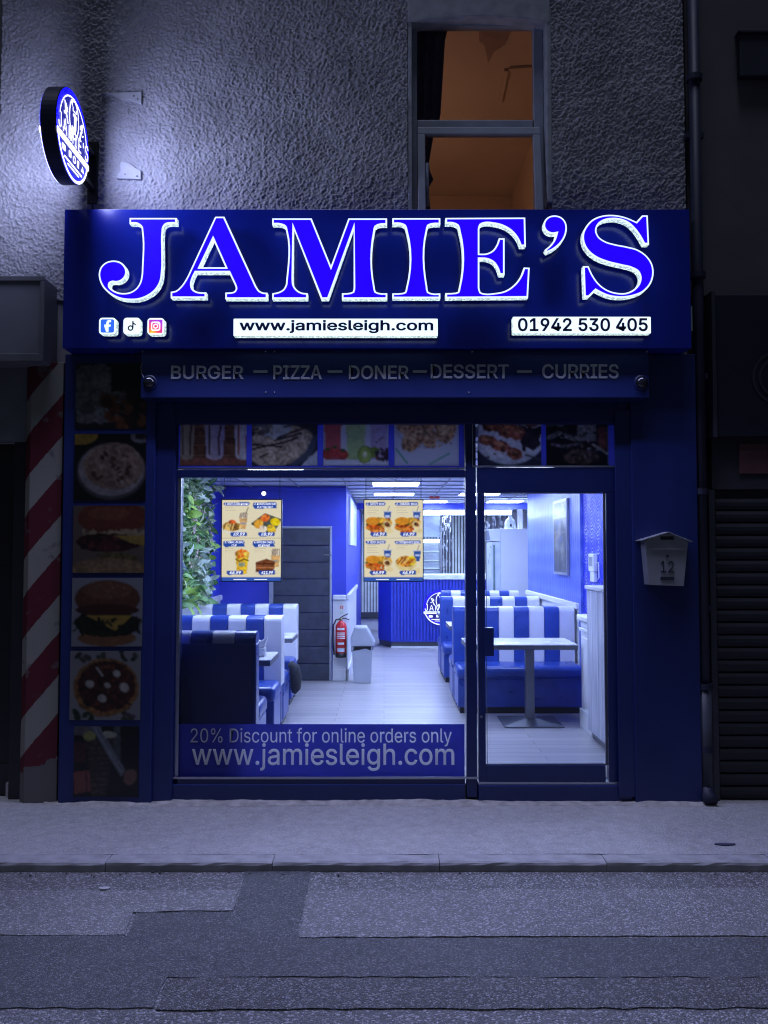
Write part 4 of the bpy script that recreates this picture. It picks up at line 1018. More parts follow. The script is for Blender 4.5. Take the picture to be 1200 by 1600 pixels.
obj('lid', MB().box(vb.x - .012, vb.x + .56, NY - .075, NY, vb.z + .0005, vb.z + .02), MATS['dark_vent_plastic'], vt, bevel=.004)

# --- left-hand neighbour: striped pier, sign box, doorway
def stripe_mat():
    m = bpy.data.materials.new('red_white_stripe_paint'); m.use_nodes = True; n, l = m.node_tree.nodes, m.node_tree.links; b = n['Principled BSDF']
    tc = n.new('ShaderNodeTexCoord'); sp = n.new('ShaderNodeSeparateXYZ'); l.new(tc.outputs['Object'], sp.inputs[0])
    def mth(op, a, bb):
        q = n.new('ShaderNodeMath'); q.operation = op
        for i, v in enumerate((a, bb)):
            if isinstance(v, (int, float)): q.inputs[i].default_value = v
            elif v is not None: l.new(v, q.inputs[i])
        return q.outputs[0]
    nz = n.new('ShaderNodeTexNoise'); nz.inputs['Scale'].default_value = 22; nz.inputs['Detail'].default_value = 5; l.new(tc.outputs['Object'], nz.inputs['Vector'])
    xr = X(94, 900, -.07); zr = Z(736, -.07)
    t = mth('SUBTRACT', sp.outputs[2], mth('MULTIPLY', mth('SUBTRACT', sp.outputs[0], xr), 1.18))
    t = mth('ADD', t, mth('MULTIPLY', nz.outputs['Fac'], .022))
    fr_ = mth('FRACT', mth('DIVIDE', mth('SUBTRACT', t, zr), .543), None)
    red = mth('GREATER_THAN', fr_, .47)
    nb_ = n.new('ShaderNodeTexNoise'); nb_.inputs['Scale'].default_value = 9; nb_.inputs['Detail'].default_value = 8; l.new(tc.outputs['Object'], nb_.inputs['Vector'])
    mx = n.new('ShaderNodeMix'); mx.data_type = 'RGBA'; l.new(red, mx.inputs[0]); mx.inputs[6].default_value = (.26, .255, .225, 1); mx.inputs[7].default_value = (.10, .006, .016, 1)
    wr = n.new('ShaderNodeValToRGB'); wr.color_ramp.elements[0].position = .62; wr.color_ramp.elements[1].position = .68; l.new(nb_.outputs['Fac'], wr.inputs['Fac'])
    lowz = mth('LESS_THAN', mth('ADD', sp.outputs[2], mth('MULTIPLY', nb_.outputs['Fac'], .5)), .46)
    wear = mth('MAXIMUM', mth('MULTIPLY', wr.outputs['Color'], .7), lowz)
    m2 = n.new('ShaderNodeMix'); m2.data_type = 'RGBA'; l.new(wear, m2.inputs[0]); l.new(mx.outputs[2], m2.inputs[6]); m2.inputs[7].default_value = (.13, .12, .12, 1)
    l.new(m2.outputs[2], b.inputs['Base Color']); b.inputs['Roughness'].default_value = .6
    bp = n.new('ShaderNodeBump'); bp.inputs['Strength'].default_value = .3; bp.inputs['Distance'].default_value = .004; l.new(nb_.outputs['Fac'], bp.inputs['Height']); l.new(bp.outputs[0], b.inputs['Normal'])
    return m
xa, xb = X(33, 900, -.07), X(94, 900, -.07); ztp = Z(566, -.07)
lb = thing('left_building', 'dim barber shop front beside the burger shop with a blank sign box', 'building', (xa - .5, .1, 0))
pier = obj('striped_pier', MB().slab([(xa, .2), (xa, -.03), (xa + .045, -.07), (xb, -.07), (xb, .2)][::-1], 0, ztp), stripe_mat(), lb, bevel=.004)
pier['label'] = 'pier painted in worn red and white diagonal stripes'
M_lwall = mat('dim_grey_wall', (.14, .14, .15), .85, var=.15)
obj('wall', MB().box(-5, X(4, 100, .03) - .004, .06, .3, Z(440, 0), wzt), M_lwall, lb)
obj('sign_box', MB().box(-5, X(68, 500, -.22), -.22, .1, Z(565, -.22), Z(432, -.22)), mat('blank_grey_sign_face', (.17, .175, .2), .5, var=.06), lb, bevel=.012)
for a in ((432, 440), (553, 565)): obj('sign_box_rim', MB().box(-5, X(69, 500, -.23), -.235, -.2205, Z(a[1], -.22), Z(a[0], -.22)), mat('grey_sign_rim', (.13, .135, .15), .5), lb, bevel=.004)
obj('sign_box_rim', MB().box(X(62, 500, -.23), X(69, 500, -.23), -.234, -.2206, Z(552.6, -.22), Z(440.4, -.22)), MATS['grey_sign_rim'], lb, bevel=.004)
obj('transom_panel', MB().box(-5, xa - .002, -.02, .1, Z(690, -.02), Z(566, -.02)), mat('pale_blank_panel', (.18, .185, .2), .6), lb, bevel=.004)
obj('door_frame', MB().box(xa - .10, xa - .003, .02, .3, 0, Z(691, .02)), mat('dark_door_frame', (.02, .02, .026), .5), lb, bevel=.004)
dl = obj('door', MB().box(-5, xa - .101, .12, .16, .02, Z(691, .02)), mat('dark_door', (.014, .014, .018), .4), lb)
obj('door_rail', MB().box(-5, xa - .101, .1, .119, .02, .22), MATS['dark_door_frame'], dl)
obj('infill', MB().box(-5, xb, .15, .3, Z(566, -.02), Z(440, 0) - .003), M_core, lb)

# ================================================================== INSIDE THE SHOP
FL = .10; CE = 2.50
def floor_mat():
    m = bpy.data.materials.new('grey_oak_laminate'); m.use_nodes = True; n, l = m.node_tree.nodes, m.node_tree.links; b = n['Principled BSDF']
    tc = n.new('ShaderNodeTexCoord'); br = n.new('ShaderNodeTexBrick'); br.offset = .37
    br.inputs['Color1'].default_value = (.46, .44, .47, 1); br.inputs['Color2'].default_value = (.34, .33, .37, 1); br.inputs['Mortar'].default_value = (.16, .15, .18, 1)
    br.inputs['Scale'].default_value = 1; br.inputs['Mortar Size'].default_value = .003; br.inputs['Brick Width'].default_value = 1.25; br.inputs['Row Height'].default_value = .14; br.inputs['Bias'].default_value = -.1
    l.new(tc.outputs['Object'], br.inputs['Vector'])
    mp = n.new('ShaderNodeMapping'); mp.inputs['Scale'].default_value = (1.2, 26, 1); l.new(tc.outputs['Object'], mp.inputs[0])
    nz = n.new('ShaderNodeTexNoise'); nz.inputs['Scale'].default_value = 3; nz.inputs['Detail'].default_value = 8; l.new(mp.outputs[0], nz.inputs['Vector'])
    rp = n.new('ShaderNodeValToRGB'); rp.color_ramp.elements[0].color = (.72, .72, .72, 1); rp.color_ramp.elements[1].color = (1.2, 1.2, 1.2, 1); l.new(nz.outputs['Fac'], rp.inputs['Fac'])
    mx = n.new('ShaderNodeMix'); mx.data_type = 'RGBA'; mx.blend_type = 'MULTIPLY'; mx.inputs[0].default_value = 1; l.new(br.outputs['Color'], mx.inputs[6]); l.new(rp.outputs['Color'], mx.inputs[7])
    l.new(mx.outputs[2], b.inputs['Base Color']); b.inputs['Roughness'].default_value = .33
    bp = n.new('ShaderNodeBump'); bp.inputs['Strength'].default_value = .15; bp.inputs['Distance'].default_value = .002; l.new(nz.outputs['Fac'], bp.inputs['Height']); l.new(bp.outputs[0], b.inputs['Normal'])
    return m
struct('floor', MB().box(-2.6, 3.2, .062, 12.3, -.02, FL), floor_mat())
# ceiling: tiles between bars
LXW, RXW = -2.05, 2.03
ceil = struct('ceiling', MB().box(-2.6, 3.2, .245, 12.3, CE + .012, CE + .1), M_ceil)
gx = [-.46 + .6 * k for k in range(-3, 6)]; gy = [.46 + .6 * k for k in range(0, 20)]
M_bar = mat('grey_grid_bar', (.34, .35, .40), .5)
for x in gx: obj('grid_bar', MB().box(x - .006, x + .006, .25, 12.2, CE - .002, CE + .0115), M_bar, ceil)
for y in gy: obj('grid_bar', MB().box(-2.5, 3.1, y - .006, y + .006, CE - .004, CE + .011), M_bar, ceil)
M_led_panel = emat('led_panel_diffuser', (.58, .71, 1.0), 15.5)
for (cx, cy, lab) in ((.14, 1.96, 'nearest the window, over the aisle'), (1.34, 1.96, 'over the table inside the door'), (-1.06, 1.36, 'over the first pair of booths'),
                      (.14, 4.36, 'over the aisle level with the black door'), (1.34, 4.36, 'over the middle striped booth'), (-1.06, 2.56, 'over the table on the leafy wall side'),
                      (.14, 6.16, 'over the aisle before the counter'), (1.34, 6.16, 'over the farthest booth'), (.74, 8.0, 'just before the counter'), (1.94, 8.0, 'beside the upright fridge'),
                      (.14, 10.4, 'behind the counter over the passage'), (1.34, 10.4, 'behind the counter over the drinks fridge')):
    t = thing('ceiling_light', 'square white ceiling panel light ' + lab, 'ceiling light', (cx, cy, CE), 'ceiling panel lights')
    obj('diffuser', MB().box(cx - .27, cx + .27, cy - .27, cy + .27, CE - .008, CE + .004), M_led_panel, t)
    mb = MB(); mb.box(cx - .288, cx - .271, cy - .288, cy + .288, CE - .01, CE + .0105); mb.box(cx + .271, cx + .288, cy - .288, cy + .288, CE - .01, CE + .0105); mb.box(cx - .271, cx + .271, cy - .288, cy - .271, CE - .01, CE + .0105); mb.box(cx - .271, cx + .271, cy + .271, cy + .288, CE - .01, CE + .0105)
    obj('frame', mb, M_white, t)
# walls
def paper_mat(name, col, col2, kind):
    m = bpy.data.materials.new(name); m.use_nodes = True; n, l = m.node_tree.nodes, m.node_tree.links; b = n['Principled BSDF']
    tc = n.new('ShaderNodeTexCoord')
    if kind == 'wave':
        mp = n.new('ShaderNodeMapping'); mp.inputs['Scale'].default_value = (1, 10, 4.5); l.new(tc.outputs['Object'], mp.inputs[0])
        t = n.new('ShaderNodeTexVoronoi'); t.feature = 'F1'; t.inputs['Scale'].default_value = 1.0; t.inputs['Randomness'].default_value = .25; l.new(mp.outputs[0], t.inputs['Vector']); out = t.outputs['Distance']
    else:
        mp = n.new('ShaderNodeMapping'); mp.inputs['Scale'].default_value = (1, 4, 4); l.new(tc.outputs['Object'], mp.inputs[0])
        v = n.new('ShaderNodeTexVoronoi'); v.inputs['Scale'].default_value = 1.0; v.inputs['Randomness'].default_value = .1; l.new(mp.outputs[0], v.inputs['Vector'])
        q = n.new('ShaderNodeMath'); q.operation = 'MULTIPLY'; q.inputs[1].default_value = 48; l.new(v.outputs['Distance'], q.inputs[0])
        s_ = n.new('ShaderNodeMath'); s_.operation = 'SINE'; l.new(q.outputs[0], s_.inputs[0]); out = s_.outputs[0]
    rp = n.new('ShaderNodeValToRGB'); rp.color_ramp.elements[0].color = (*col, 1); rp.color_ramp.elements[1].color = (*col2, 1); l.new(out, rp.inputs['Fac']); l.new(rp.outputs['Color'], b.inputs['Base Color'])
    bp = n.new('ShaderNodeBump'); bp.inputs['Strength'].default_value = .5; bp.inputs['Distance'].default_value = .008; l.new(out, bp.inputs['Height']); l.new(bp.outputs[0], b.inputs['Normal'])
    b.inputs['Roughness'].default_value = .38; return m
M_paper = paper_mat('pale_blue_embossed_paper', (.05, .09, .52), (.20, .28, .80), 'wave')
M_paper2 = paper_mat('deep_blue_arc_paper', (.010, .02, .52), (.05, .08, .85), 'arc')
YB = 4.85
struct('wall_left', MB().box(LXW - .1, LXW, .245, YB + .1, 0, CE + .01), M_bwall)
XR = -.47
wb = struct('wall_blue_partition', MB().box(LXW, XR, YB, YB + .09, 0, CE + .01), M_bwall)
wp = struct('wall_passage', MB().box(XR - .09, XR, YB + .091, 12.1, 0, CE + .01), M_bwall)
struct('wall_right', MB().box(RXW, RXW + .1, 3.0, 6.3, 0, CE + .01), M_paper)
struct('wall_right_front', MB().box(RXW + .004, RXW + .1, .245, 2.92, 0, CE + .01), M_paper2)
struct('wall_right_trim', MB().box(RXW - .02, RXW + .1, 2.92, 3.0, 0, CE + .01), M_paper)
struct('wall_right_return', MB().box(RXW + .101, 3.1, 6.2, 6.3, 0, CE + .01), M_bwall)
struct('wall_kitchen_right', MB().box(3.0, 3.1, 6.3, 12.1, 0, CE + .01), M_white)
wk = struct('wall_kitchen_back', MB().box(XR, 3.0, 12.0, 12.1, 0, CE + .01), M_white)
struct('wall_front_inner', MB().box(-2.6, 2.6, .121, .2405, Z(662, .12), 3.0), M_blue)
struct('wall_front_left', MB().box(-2.6, X(268, 900, .1), .21, .244, 0, CE + .01), M_bwall)
struct('wall_front_right', MB().box(X(988, 900, .1), 2.6, .21, .244, 0, CE + .01), M_bwall)
# panelled dado on the left, on the partition's end and along the right
def dado(parent, x0, x1, y0, y1, z1=1.13):
    obj('dado_panel', MB().box(x0, x1, y0, y1, FL, z1 - .04), M_white, parent, bevel=.003)
    dx = .02 if abs(x1 - x0) < abs(y1 - y0) else 0; dy = .02 if not dx else 0
    if dx: s = 1 if (x0 + x1) / 2 < 0 else -1
    ax0, ax1, ay0, ay1 = x0, x1, y0, y1
    if dx: ax0, ax1 = (x0, x1 + .025) if s > 0 else (x0 - .025, x1)
    else: ay0 -= .025
    obj('dado_rail', MB().box(ax0, ax1, ay0, ay1, z1 - .04, z1 + .025), M_white, parent, bevel=.012)
    obj('skirting', MB().box(ax0 + (.01 if ax0 != x0 else 0), ax1 - (.01 if ax1 != x1 else 0), ay0 + (.01 if ay0 != y0 else 0), ay1, FL, FL + .14), M_white, parent, bevel=.006)
wl_ = bpy.data.objects['wall_left']; wr_ = bpy.data.objects['wall_right']
dado(wl_, LXW, LXW + .02, .3, YB - .001)
dado(wr_, RXW - .021, RXW - .001, 3.05, 6.25)
pX = X(520, 1000, YB)
dado(wb, pX, XR + .0, YB - .02, YB - .001)
dado(wp, XR, XR + .018, YB + .0, 8.3)
# lit hatch in the passage wall
bh = obj('hatch', MB().box(XR, XR + .025, 5.6, 8.1, 1.78, 2.42), mat('pale_hatch_panel', (.70, .78, .76), .4), wp, bevel=.004)
# black plank door in the partition
dx0, dx1 = X(428, 900, YB), X(515, 900, YB); dzt = Z(826, YB)
pd = thing('plank_door', 'tall dark plank door with a pale frame in the blue partition', 'door', ((dx0 + dx1) / 2, YB, FL))
M_plank = mat('dark_slate_plank', (.045, .052, .085), .5, var=.3, vscale=10, bump=.15, bscale=40)
npl = 9; ph = (dzt - FL) / npl
for k in range(npl): obj('plank', MB().box(dx0, dx1, YB - .035, YB - .001, FL + k * ph + .004, FL + (k + 1) * ph - .004), M_plank, pd, bevel=.004)
for a, b in ((dx0 - .055, dx0 - .002), (dx1 + .002, dx1 + .03)): obj('door_frame', MB().box(a, b, YB - .045, YB - .001, FL, dzt + .03), mat('grey_door_trim', (.34, .36, .44), .5), pd, bevel=.004)
obj('door_frame', MB().box(dx0 - .0019, dx1 + .0019, YB - .044, YB - .001, dzt, dzt + .03), MATS['grey_door_trim'], pd, bevel=.004)
hp = P(519, 867, YB - .06); obj('door_handle', MB().tube([(hp.x - .01, YB - .03, hp.z), (hp.x - .01, YB - .07, hp.z), (hp.x - .10, YB - .07, hp.z)], .009, 8), M_grey, pd)
obj('ceiling_moulding', MB().box(LXW, XR, YB - .03, YB - .001, CE - .05, CE - .005), M_bwall, wb, bevel=.01)

# ------------------------------------------------------------------ booths
def booth(x0, x1, yb, seats, label, aisle, first_blue, group, plain_front=False):
    t = thing('booth', label, 'booth seat', ((x0 + x1) / 2, yb + .07, FL), group)
    T = .14; top = 1.115
    obj('core', MB().box(x0 + .01, x1 - .01, yb + (.0 if plain_front else .02), yb + T - .02, FL + .06, top - (.09 if plain_front else .05)), M_dvinyl, t, bevel=.01)
    obj('plinth', MB().box(x0 + .03, x1 - .03, yb + .02, yb + T - .02, FL, FL + .0595), M_dark, t)
    n = max(1, round((x1 - x0) / .152)); w = (x1 - x0) / n
    for k in range(n):
        blue = (k % 2 == 0) == first_blue
        a, b = x0 + k * w + .001, x0 + (k + 1) * w - .001
        if plain_front: bx = (a, b, yb - .004, yb + T + .03, top - .085, top)
        else: bx = (a, b, yb - .045 if 'front' in seats else yb - .01, yb + T + (.045 if 'rear' in seats else .01), FL + .40, top)
        mb = MB(); R_ = .075 if plain_front else .05; (xa_, xb_, y0_, y1_, z0_, z1_) = bx; prof = []
        for (cy_, a0, a1) in ((y1_ - R_, 0, 90), (y0_ + R_, 90, 180)):
            for q in range(7): an = math.radians(a0 + (a1 - a0) * q / 6); prof.append((cy_ + R_ * math.cos(an), z1_ - R_ + R_ * math.sin(an)))
        prof += [(y0_, z0_), (y1_, z0_)]
        L_, n_ = [xa_, xa_ + .004, xb_ - .004, xb_], len(prof); cyy, czz = (y0_ + y1_) / 2, (z0_ + z1_) / 2
        for q, x_ in enumerate(L_):
            k_ = .985 if q in (0, 3) else 1.0
            mb.v += [(x_, cyy + (yy - cyy) * (k_ - (.05 if q in (0, 3) else 0)), czz + (zz - czz) * k_) for yy, zz in prof]
        for q in range(3):
            for w_ in range(n_): j_ = (w_ + 1) % n_; mb.f.append((q * n_ + w_, q * n_ + j_, (q + 1) * n_ + j_, (q + 1) * n_ + w_))
        mb.f.append(tuple(range(n_))); mb.f.append(tuple(3 * n_ + w_ for w_ in range(n_ - 1, -1, -1)))
        obj('stripe_cushion', mb, M_bvinyl if blue else M_wvinyl, t)
    if plain_front:
        obj('back_panel', MB().box(x0, x1 - .012, yb - .012, yb - .001, FL + .03, top - .086), M_dvinyl, t, bevel=.005)
        obj('edge_trim', MB().box(x1 - .035, x1 + .004, yb - .014, yb + T, FL + .03, top - .086), M_bvinyl, t, bevel=.014, seg=3)
    for s in seats:
        if s == 'front': y0, y1, e = yb - .50, yb - .046, -1
        else: y0, y1, e = yb + T + .046, yb + T + .50, 1
        obj('seat_cushion', MB().box(x0, x1, y0 - (.01 if e < 0 else 0), y1 + (.01 if e > 0 else 0), FL + .33, FL + .46), M_bvinyl, t, bevel=.045, seg=4, smooth=True)
        obj('seat_base', MB().box(x0 + .008, x1 - .008, y0 + (.012 if e < 0 else 0), y1 - (.012 if e > 0 else 0), FL + .06, FL + .345), M_bvinyl, t, bevel=.012)
        obj('plinth', MB().box(x0 + .03, x1 - .03, y0 + .03, y1 - .03, FL, FL + .0595), M_dark, t)
    return t
def table(x0, x1, yc, dep, label, group, colx=None):
    t = thing('dining_table', label, 'table', ((x0 + x1) / 2, yc, FL), group)
    obj('table_top', MB().box(x0, x1, yc - dep / 2, yc + dep / 2, FL + .745, FL + .753), mat('white_table_laminate', (.72, .73, .77), .25, var=.03), t)
    obj('table_edge', MB().box(x0 + .001, x1 - .001, yc - dep / 2 + .001, yc + dep / 2 - .001, FL + .705, FL + .745), mat('dark_grey_edge', (.14, .15, .18), .5), t, bevel=.003)
    cx = colx if colx is not None else (x0 + x1) / 2
    obj('column', MB().box(cx - .04, cx + .04, yc - .04, yc + .04, FL + .03, FL + .7045), M_grey, t, bevel=.004)
    mb = MB(); s, q = .27, .05
    mb.v = [(cx - s, yc - s, FL), (cx + s, yc - s, FL), (cx + s, yc + s, FL), (cx - s, yc + s, FL), (cx - s, yc - s, FL + .012), (cx + s, yc - s, FL + .012), (cx + s, yc + s, FL + .012), (cx - s, yc + s, FL + .012), (cx - q, yc - q, FL + .05), (cx + q, yc - q, FL + .05), (cx + q, yc + q, FL + .05), (cx - q, yc + q, FL + .05)]
    mb.f = [(0, 3, 2, 1), (0, 1, 5, 4), (1, 2, 6, 5), (2, 3, 7, 6), (3, 0, 4, 7), (4, 5, 9, 8), (5, 6, 10, 9), (6, 7, 11, 10), (7, 4, 8, 11), (8, 9, 10, 11)]
    obj('base_plate', mb, mat('dark_steel_base', (.16, .17, .20), .35, metal=.7), t, bevel=.003)
    return t
AL = -.92
gb = 'striped booths'
booth(LXW + .022, AL, .30, ('rear',), 'booth with its plain dark back against the shop window', AL, True, gb, plain_front=True)
booth(LXW + .022, AL + .012, 1.82, ('front', 'rear'), 'blue and white striped booth second from the window on the leafy wall side', AL, False, gb)
booth(LXW + .022, AL - .03, 3.58, ('front',), 'blue and white striped booth before the plank door', AL, False, gb)
table(LXW + .03, -.88, 1.05, .55, 'white-topped table between the first two booths on the leafy wall side', 'white-topped tables')
table(LXW + .03, -.89, 2.77, .55, 'white-topped table before the booth next to the plank door', 'white-topped tables')
booth(.72, 1.98, 3.12, ('front', 'rear'), 'blue and white striped booth facing the shop door', .72, True, gb)
booth(.72, 1.98, 5.15, ('front', 'rear'), 'middle striped booth on the pale papered wall side', .72, True, gb)
booth(.84, 1.98, 6.85, ('front',), 'farthest striped booth, beside the counter and the fridge', .72, True, gb)
table(.75, 1.75, 2.20, .62, 'white-topped table on a single steel column just inside the door', 'white-topped tables', 1.36)
table(.74, 1.95, 4.20, .60, 'white-topped table behind the booth that faces the door', 'white-topped tables', 1.36)
table(.74, 1.95, 6.05, .50, 'white-topped table before the farthest booth', 'white-topped tables', 1.36)
# dark cushion hanging over the side of the second booth, napkin holder
p = P(449, 1052, 2.45)
mb = MB().tube([(AL + .02, 2.4, .62), (AL + .06, 2.42, .58), (AL + .075, 2.43, .48), (AL + .07, 2.44, .38), (AL + .055, 2.44, .33)], [.03, .05, .055, .05, .02], 12)
tag(obj('coat', mb, mat('dark_cloth', (.035, .038, .05), .9, var=.3, vscale=25), smooth=True), 'dark coat draped over the end of the second booth', 'coat')
tz = FL + .753
nh = thing('napkin_holder', 'pale napkin holder on the table nearest the window', 'napkin holder', (-1.0, 1.02, tz))
obj('holder', MB().box(-1.06, -.95, .97, 1.07, tz, tz + .07), M_white, nh, bevel=.01)
obj('napkin', MB().prism([(-1.055, tz + .0705), (-.96, tz + .0705), (-.93, tz + .15), (-.99, tz + .12), (-1.04, tz + .155)], .99, 1.05), mat('tissue_paper', (.8, .8, .8), .9), nh)

# ------------------------------------------------------------------ leafy wall
def leaf_mesh(L, W, fold, bend, nm='leaf'):
    mb = MB(); n = 6
    for k in range(n + 1):
        t = k / n; w = W * math.sin(math.pi * min(1, t * .94 + .04)) ** .8; z = -bend * t * t * L
        mb.v += [(t * L, -w, z + fold * w), (t * L, 0, z), (t * L, w, z + fold * w)]
    for k in range(n):
        a = 3 * k; mb.f += [(a, a + 3, a + 4, a + 1), (a + 1, a + 4, a + 5, a + 2)]
    me = mb.mesh(nm)
    for p_ in me.polygons: p_.use_smooth = True
    return me
GREENS = [mat('leaf_deep_green', (.11, .24, .09), .42, var=.3, vscale=20, trans=.15), mat('leaf_mid_green', (.20, .40, .14), .42, var=.3, vscale=20, trans=.15), mat('leaf_lime', (.32, .52, .10), .45, var=.25, vscale=20, trans=.15),
          mat('leaf_grey_green', (.50, .60, .52), .5, var=.25, vscale=30, trans=.15), mat('leaf_variegated', (.10, .22, .07), .42, vscale=45, col2=(.75, .80, .60), trans=.15)]
lv = []
for gi, m in enumerate(GREENS):
    for (L, W) in ((.15, .034), (.105, .034)):
        me = leaf_mesh(L, W, .35, .35); me.materials.append(m); lv.append((gi, me))
fw = thing('leafy_wall_panel', 'artificial leafy green wall panel with pale blossoms behind the window', 'plant wall', (LXW, 3.3, 1.1))
FY0, FY1, FZ0, FZ1 = 2.15, 3.75, 1.14, CE - .02
obj('mat_backing', MB().box(LXW + .001, LXW + .02, FY0, FY1, FZ0, FZ1), mat('dark_green_mesh', (.02, .06, .025), .8), fw)
r = random.Random(5)
def leaf_rot(r):
    return Matrix.Rotation(r.uniform(-1.2, 1.2), 4, 'X') @ Matrix.Rotation(r.uniform(-math.pi, math.pi), 4, 'X') @ Matrix.Rotation(r.uniform(-.2, 1.1), 4, 'Y')
def region(y, z):
    "which kind grows where"
    q = math.sin(y * 5.1 + 1) + math.sin(z * 7.3 + y * 2) * 1.2
    return q
for k in range(290):
    y, z = r.uniform(FY0, FY1), r.uniform(FZ0, FZ1); q = region(y, z) + r.gauss(0, .5)
    g = 2 if q > 1.0 else 1 if q > .45 else 4 if q > -.35 else 0 if q > -.6 else 3
    me = r.choice([m for gi, m in lv if gi == g])
    o = bpy.data.objects.new('leaf', me); COL.objects.link(o); o.parent = fw; o.matrix_parent_inverse = Matrix.Translation((-LXW, -3.3, -1.1))
    o.matrix_basis = Matrix.Translation((LXW + r.uniform(.03, .14), y, z)) @ leaf_rot(r) @ Matrix.Scale(r.uniform(.7, 1.25), 4)
def leaf_mass(n, seed, mats, s0, s1, nm):
    r = random.Random(seed); mb = MB(); src = leaf_mesh(.12, .03, .3, .3)
    vs = [v.co.copy() for v in src.vertices]; fs = [tuple(p_.vertices) for p_ in src.polygons]
    for k in range(n):
        M = Matrix.Translation((LXW + r.uniform(.015, .10), r.uniform(FY0, FY1), r.uniform(FZ0, FZ1))) @ leaf_rot(r) @ Matrix.Scale(r.uniform(s0, s1), 4)
        b = len(mb.v); mb.v += [tuple(M @ v) for v in vs]; mb.f += [tuple(b + i for i in f) for f in fs]
    o = obj(nm, mb, mats, fw); o['kind'] = 'stuff'; return o
leaf_mass(900, 6, GREENS[0], .4, .9, 'small_leaves'); leaf_mass(500, 7, GREENS[1], .4, .8, 'small_leaves'); leaf_mass(520, 8, GREENS[3], .35, .7, 'small_leaves')
M_bloss = mat('pale_blossom', (.66, .52, .50), .6, var=.2, vscale=40, trans=.2)
for k in range(26):
    y, z = r.uniform(FY0 + .4, FY1), r.uniform(1.5, 2.2); s = r.uniform(.025, .04); mb = MB()
    for q in range(5):
        a = q * 2 * math.pi / 5; mb.lathe((LXW + r.uniform(.13, .15), y + s * .8 * math.cos(a), z + s * .8 * math.sin(a)), [(.002, -s * .3), (s * .6, 0), (.002, s * .3)], 6, 'x')
    obj('blossom', mb, M_bloss, fw, smooth=True)

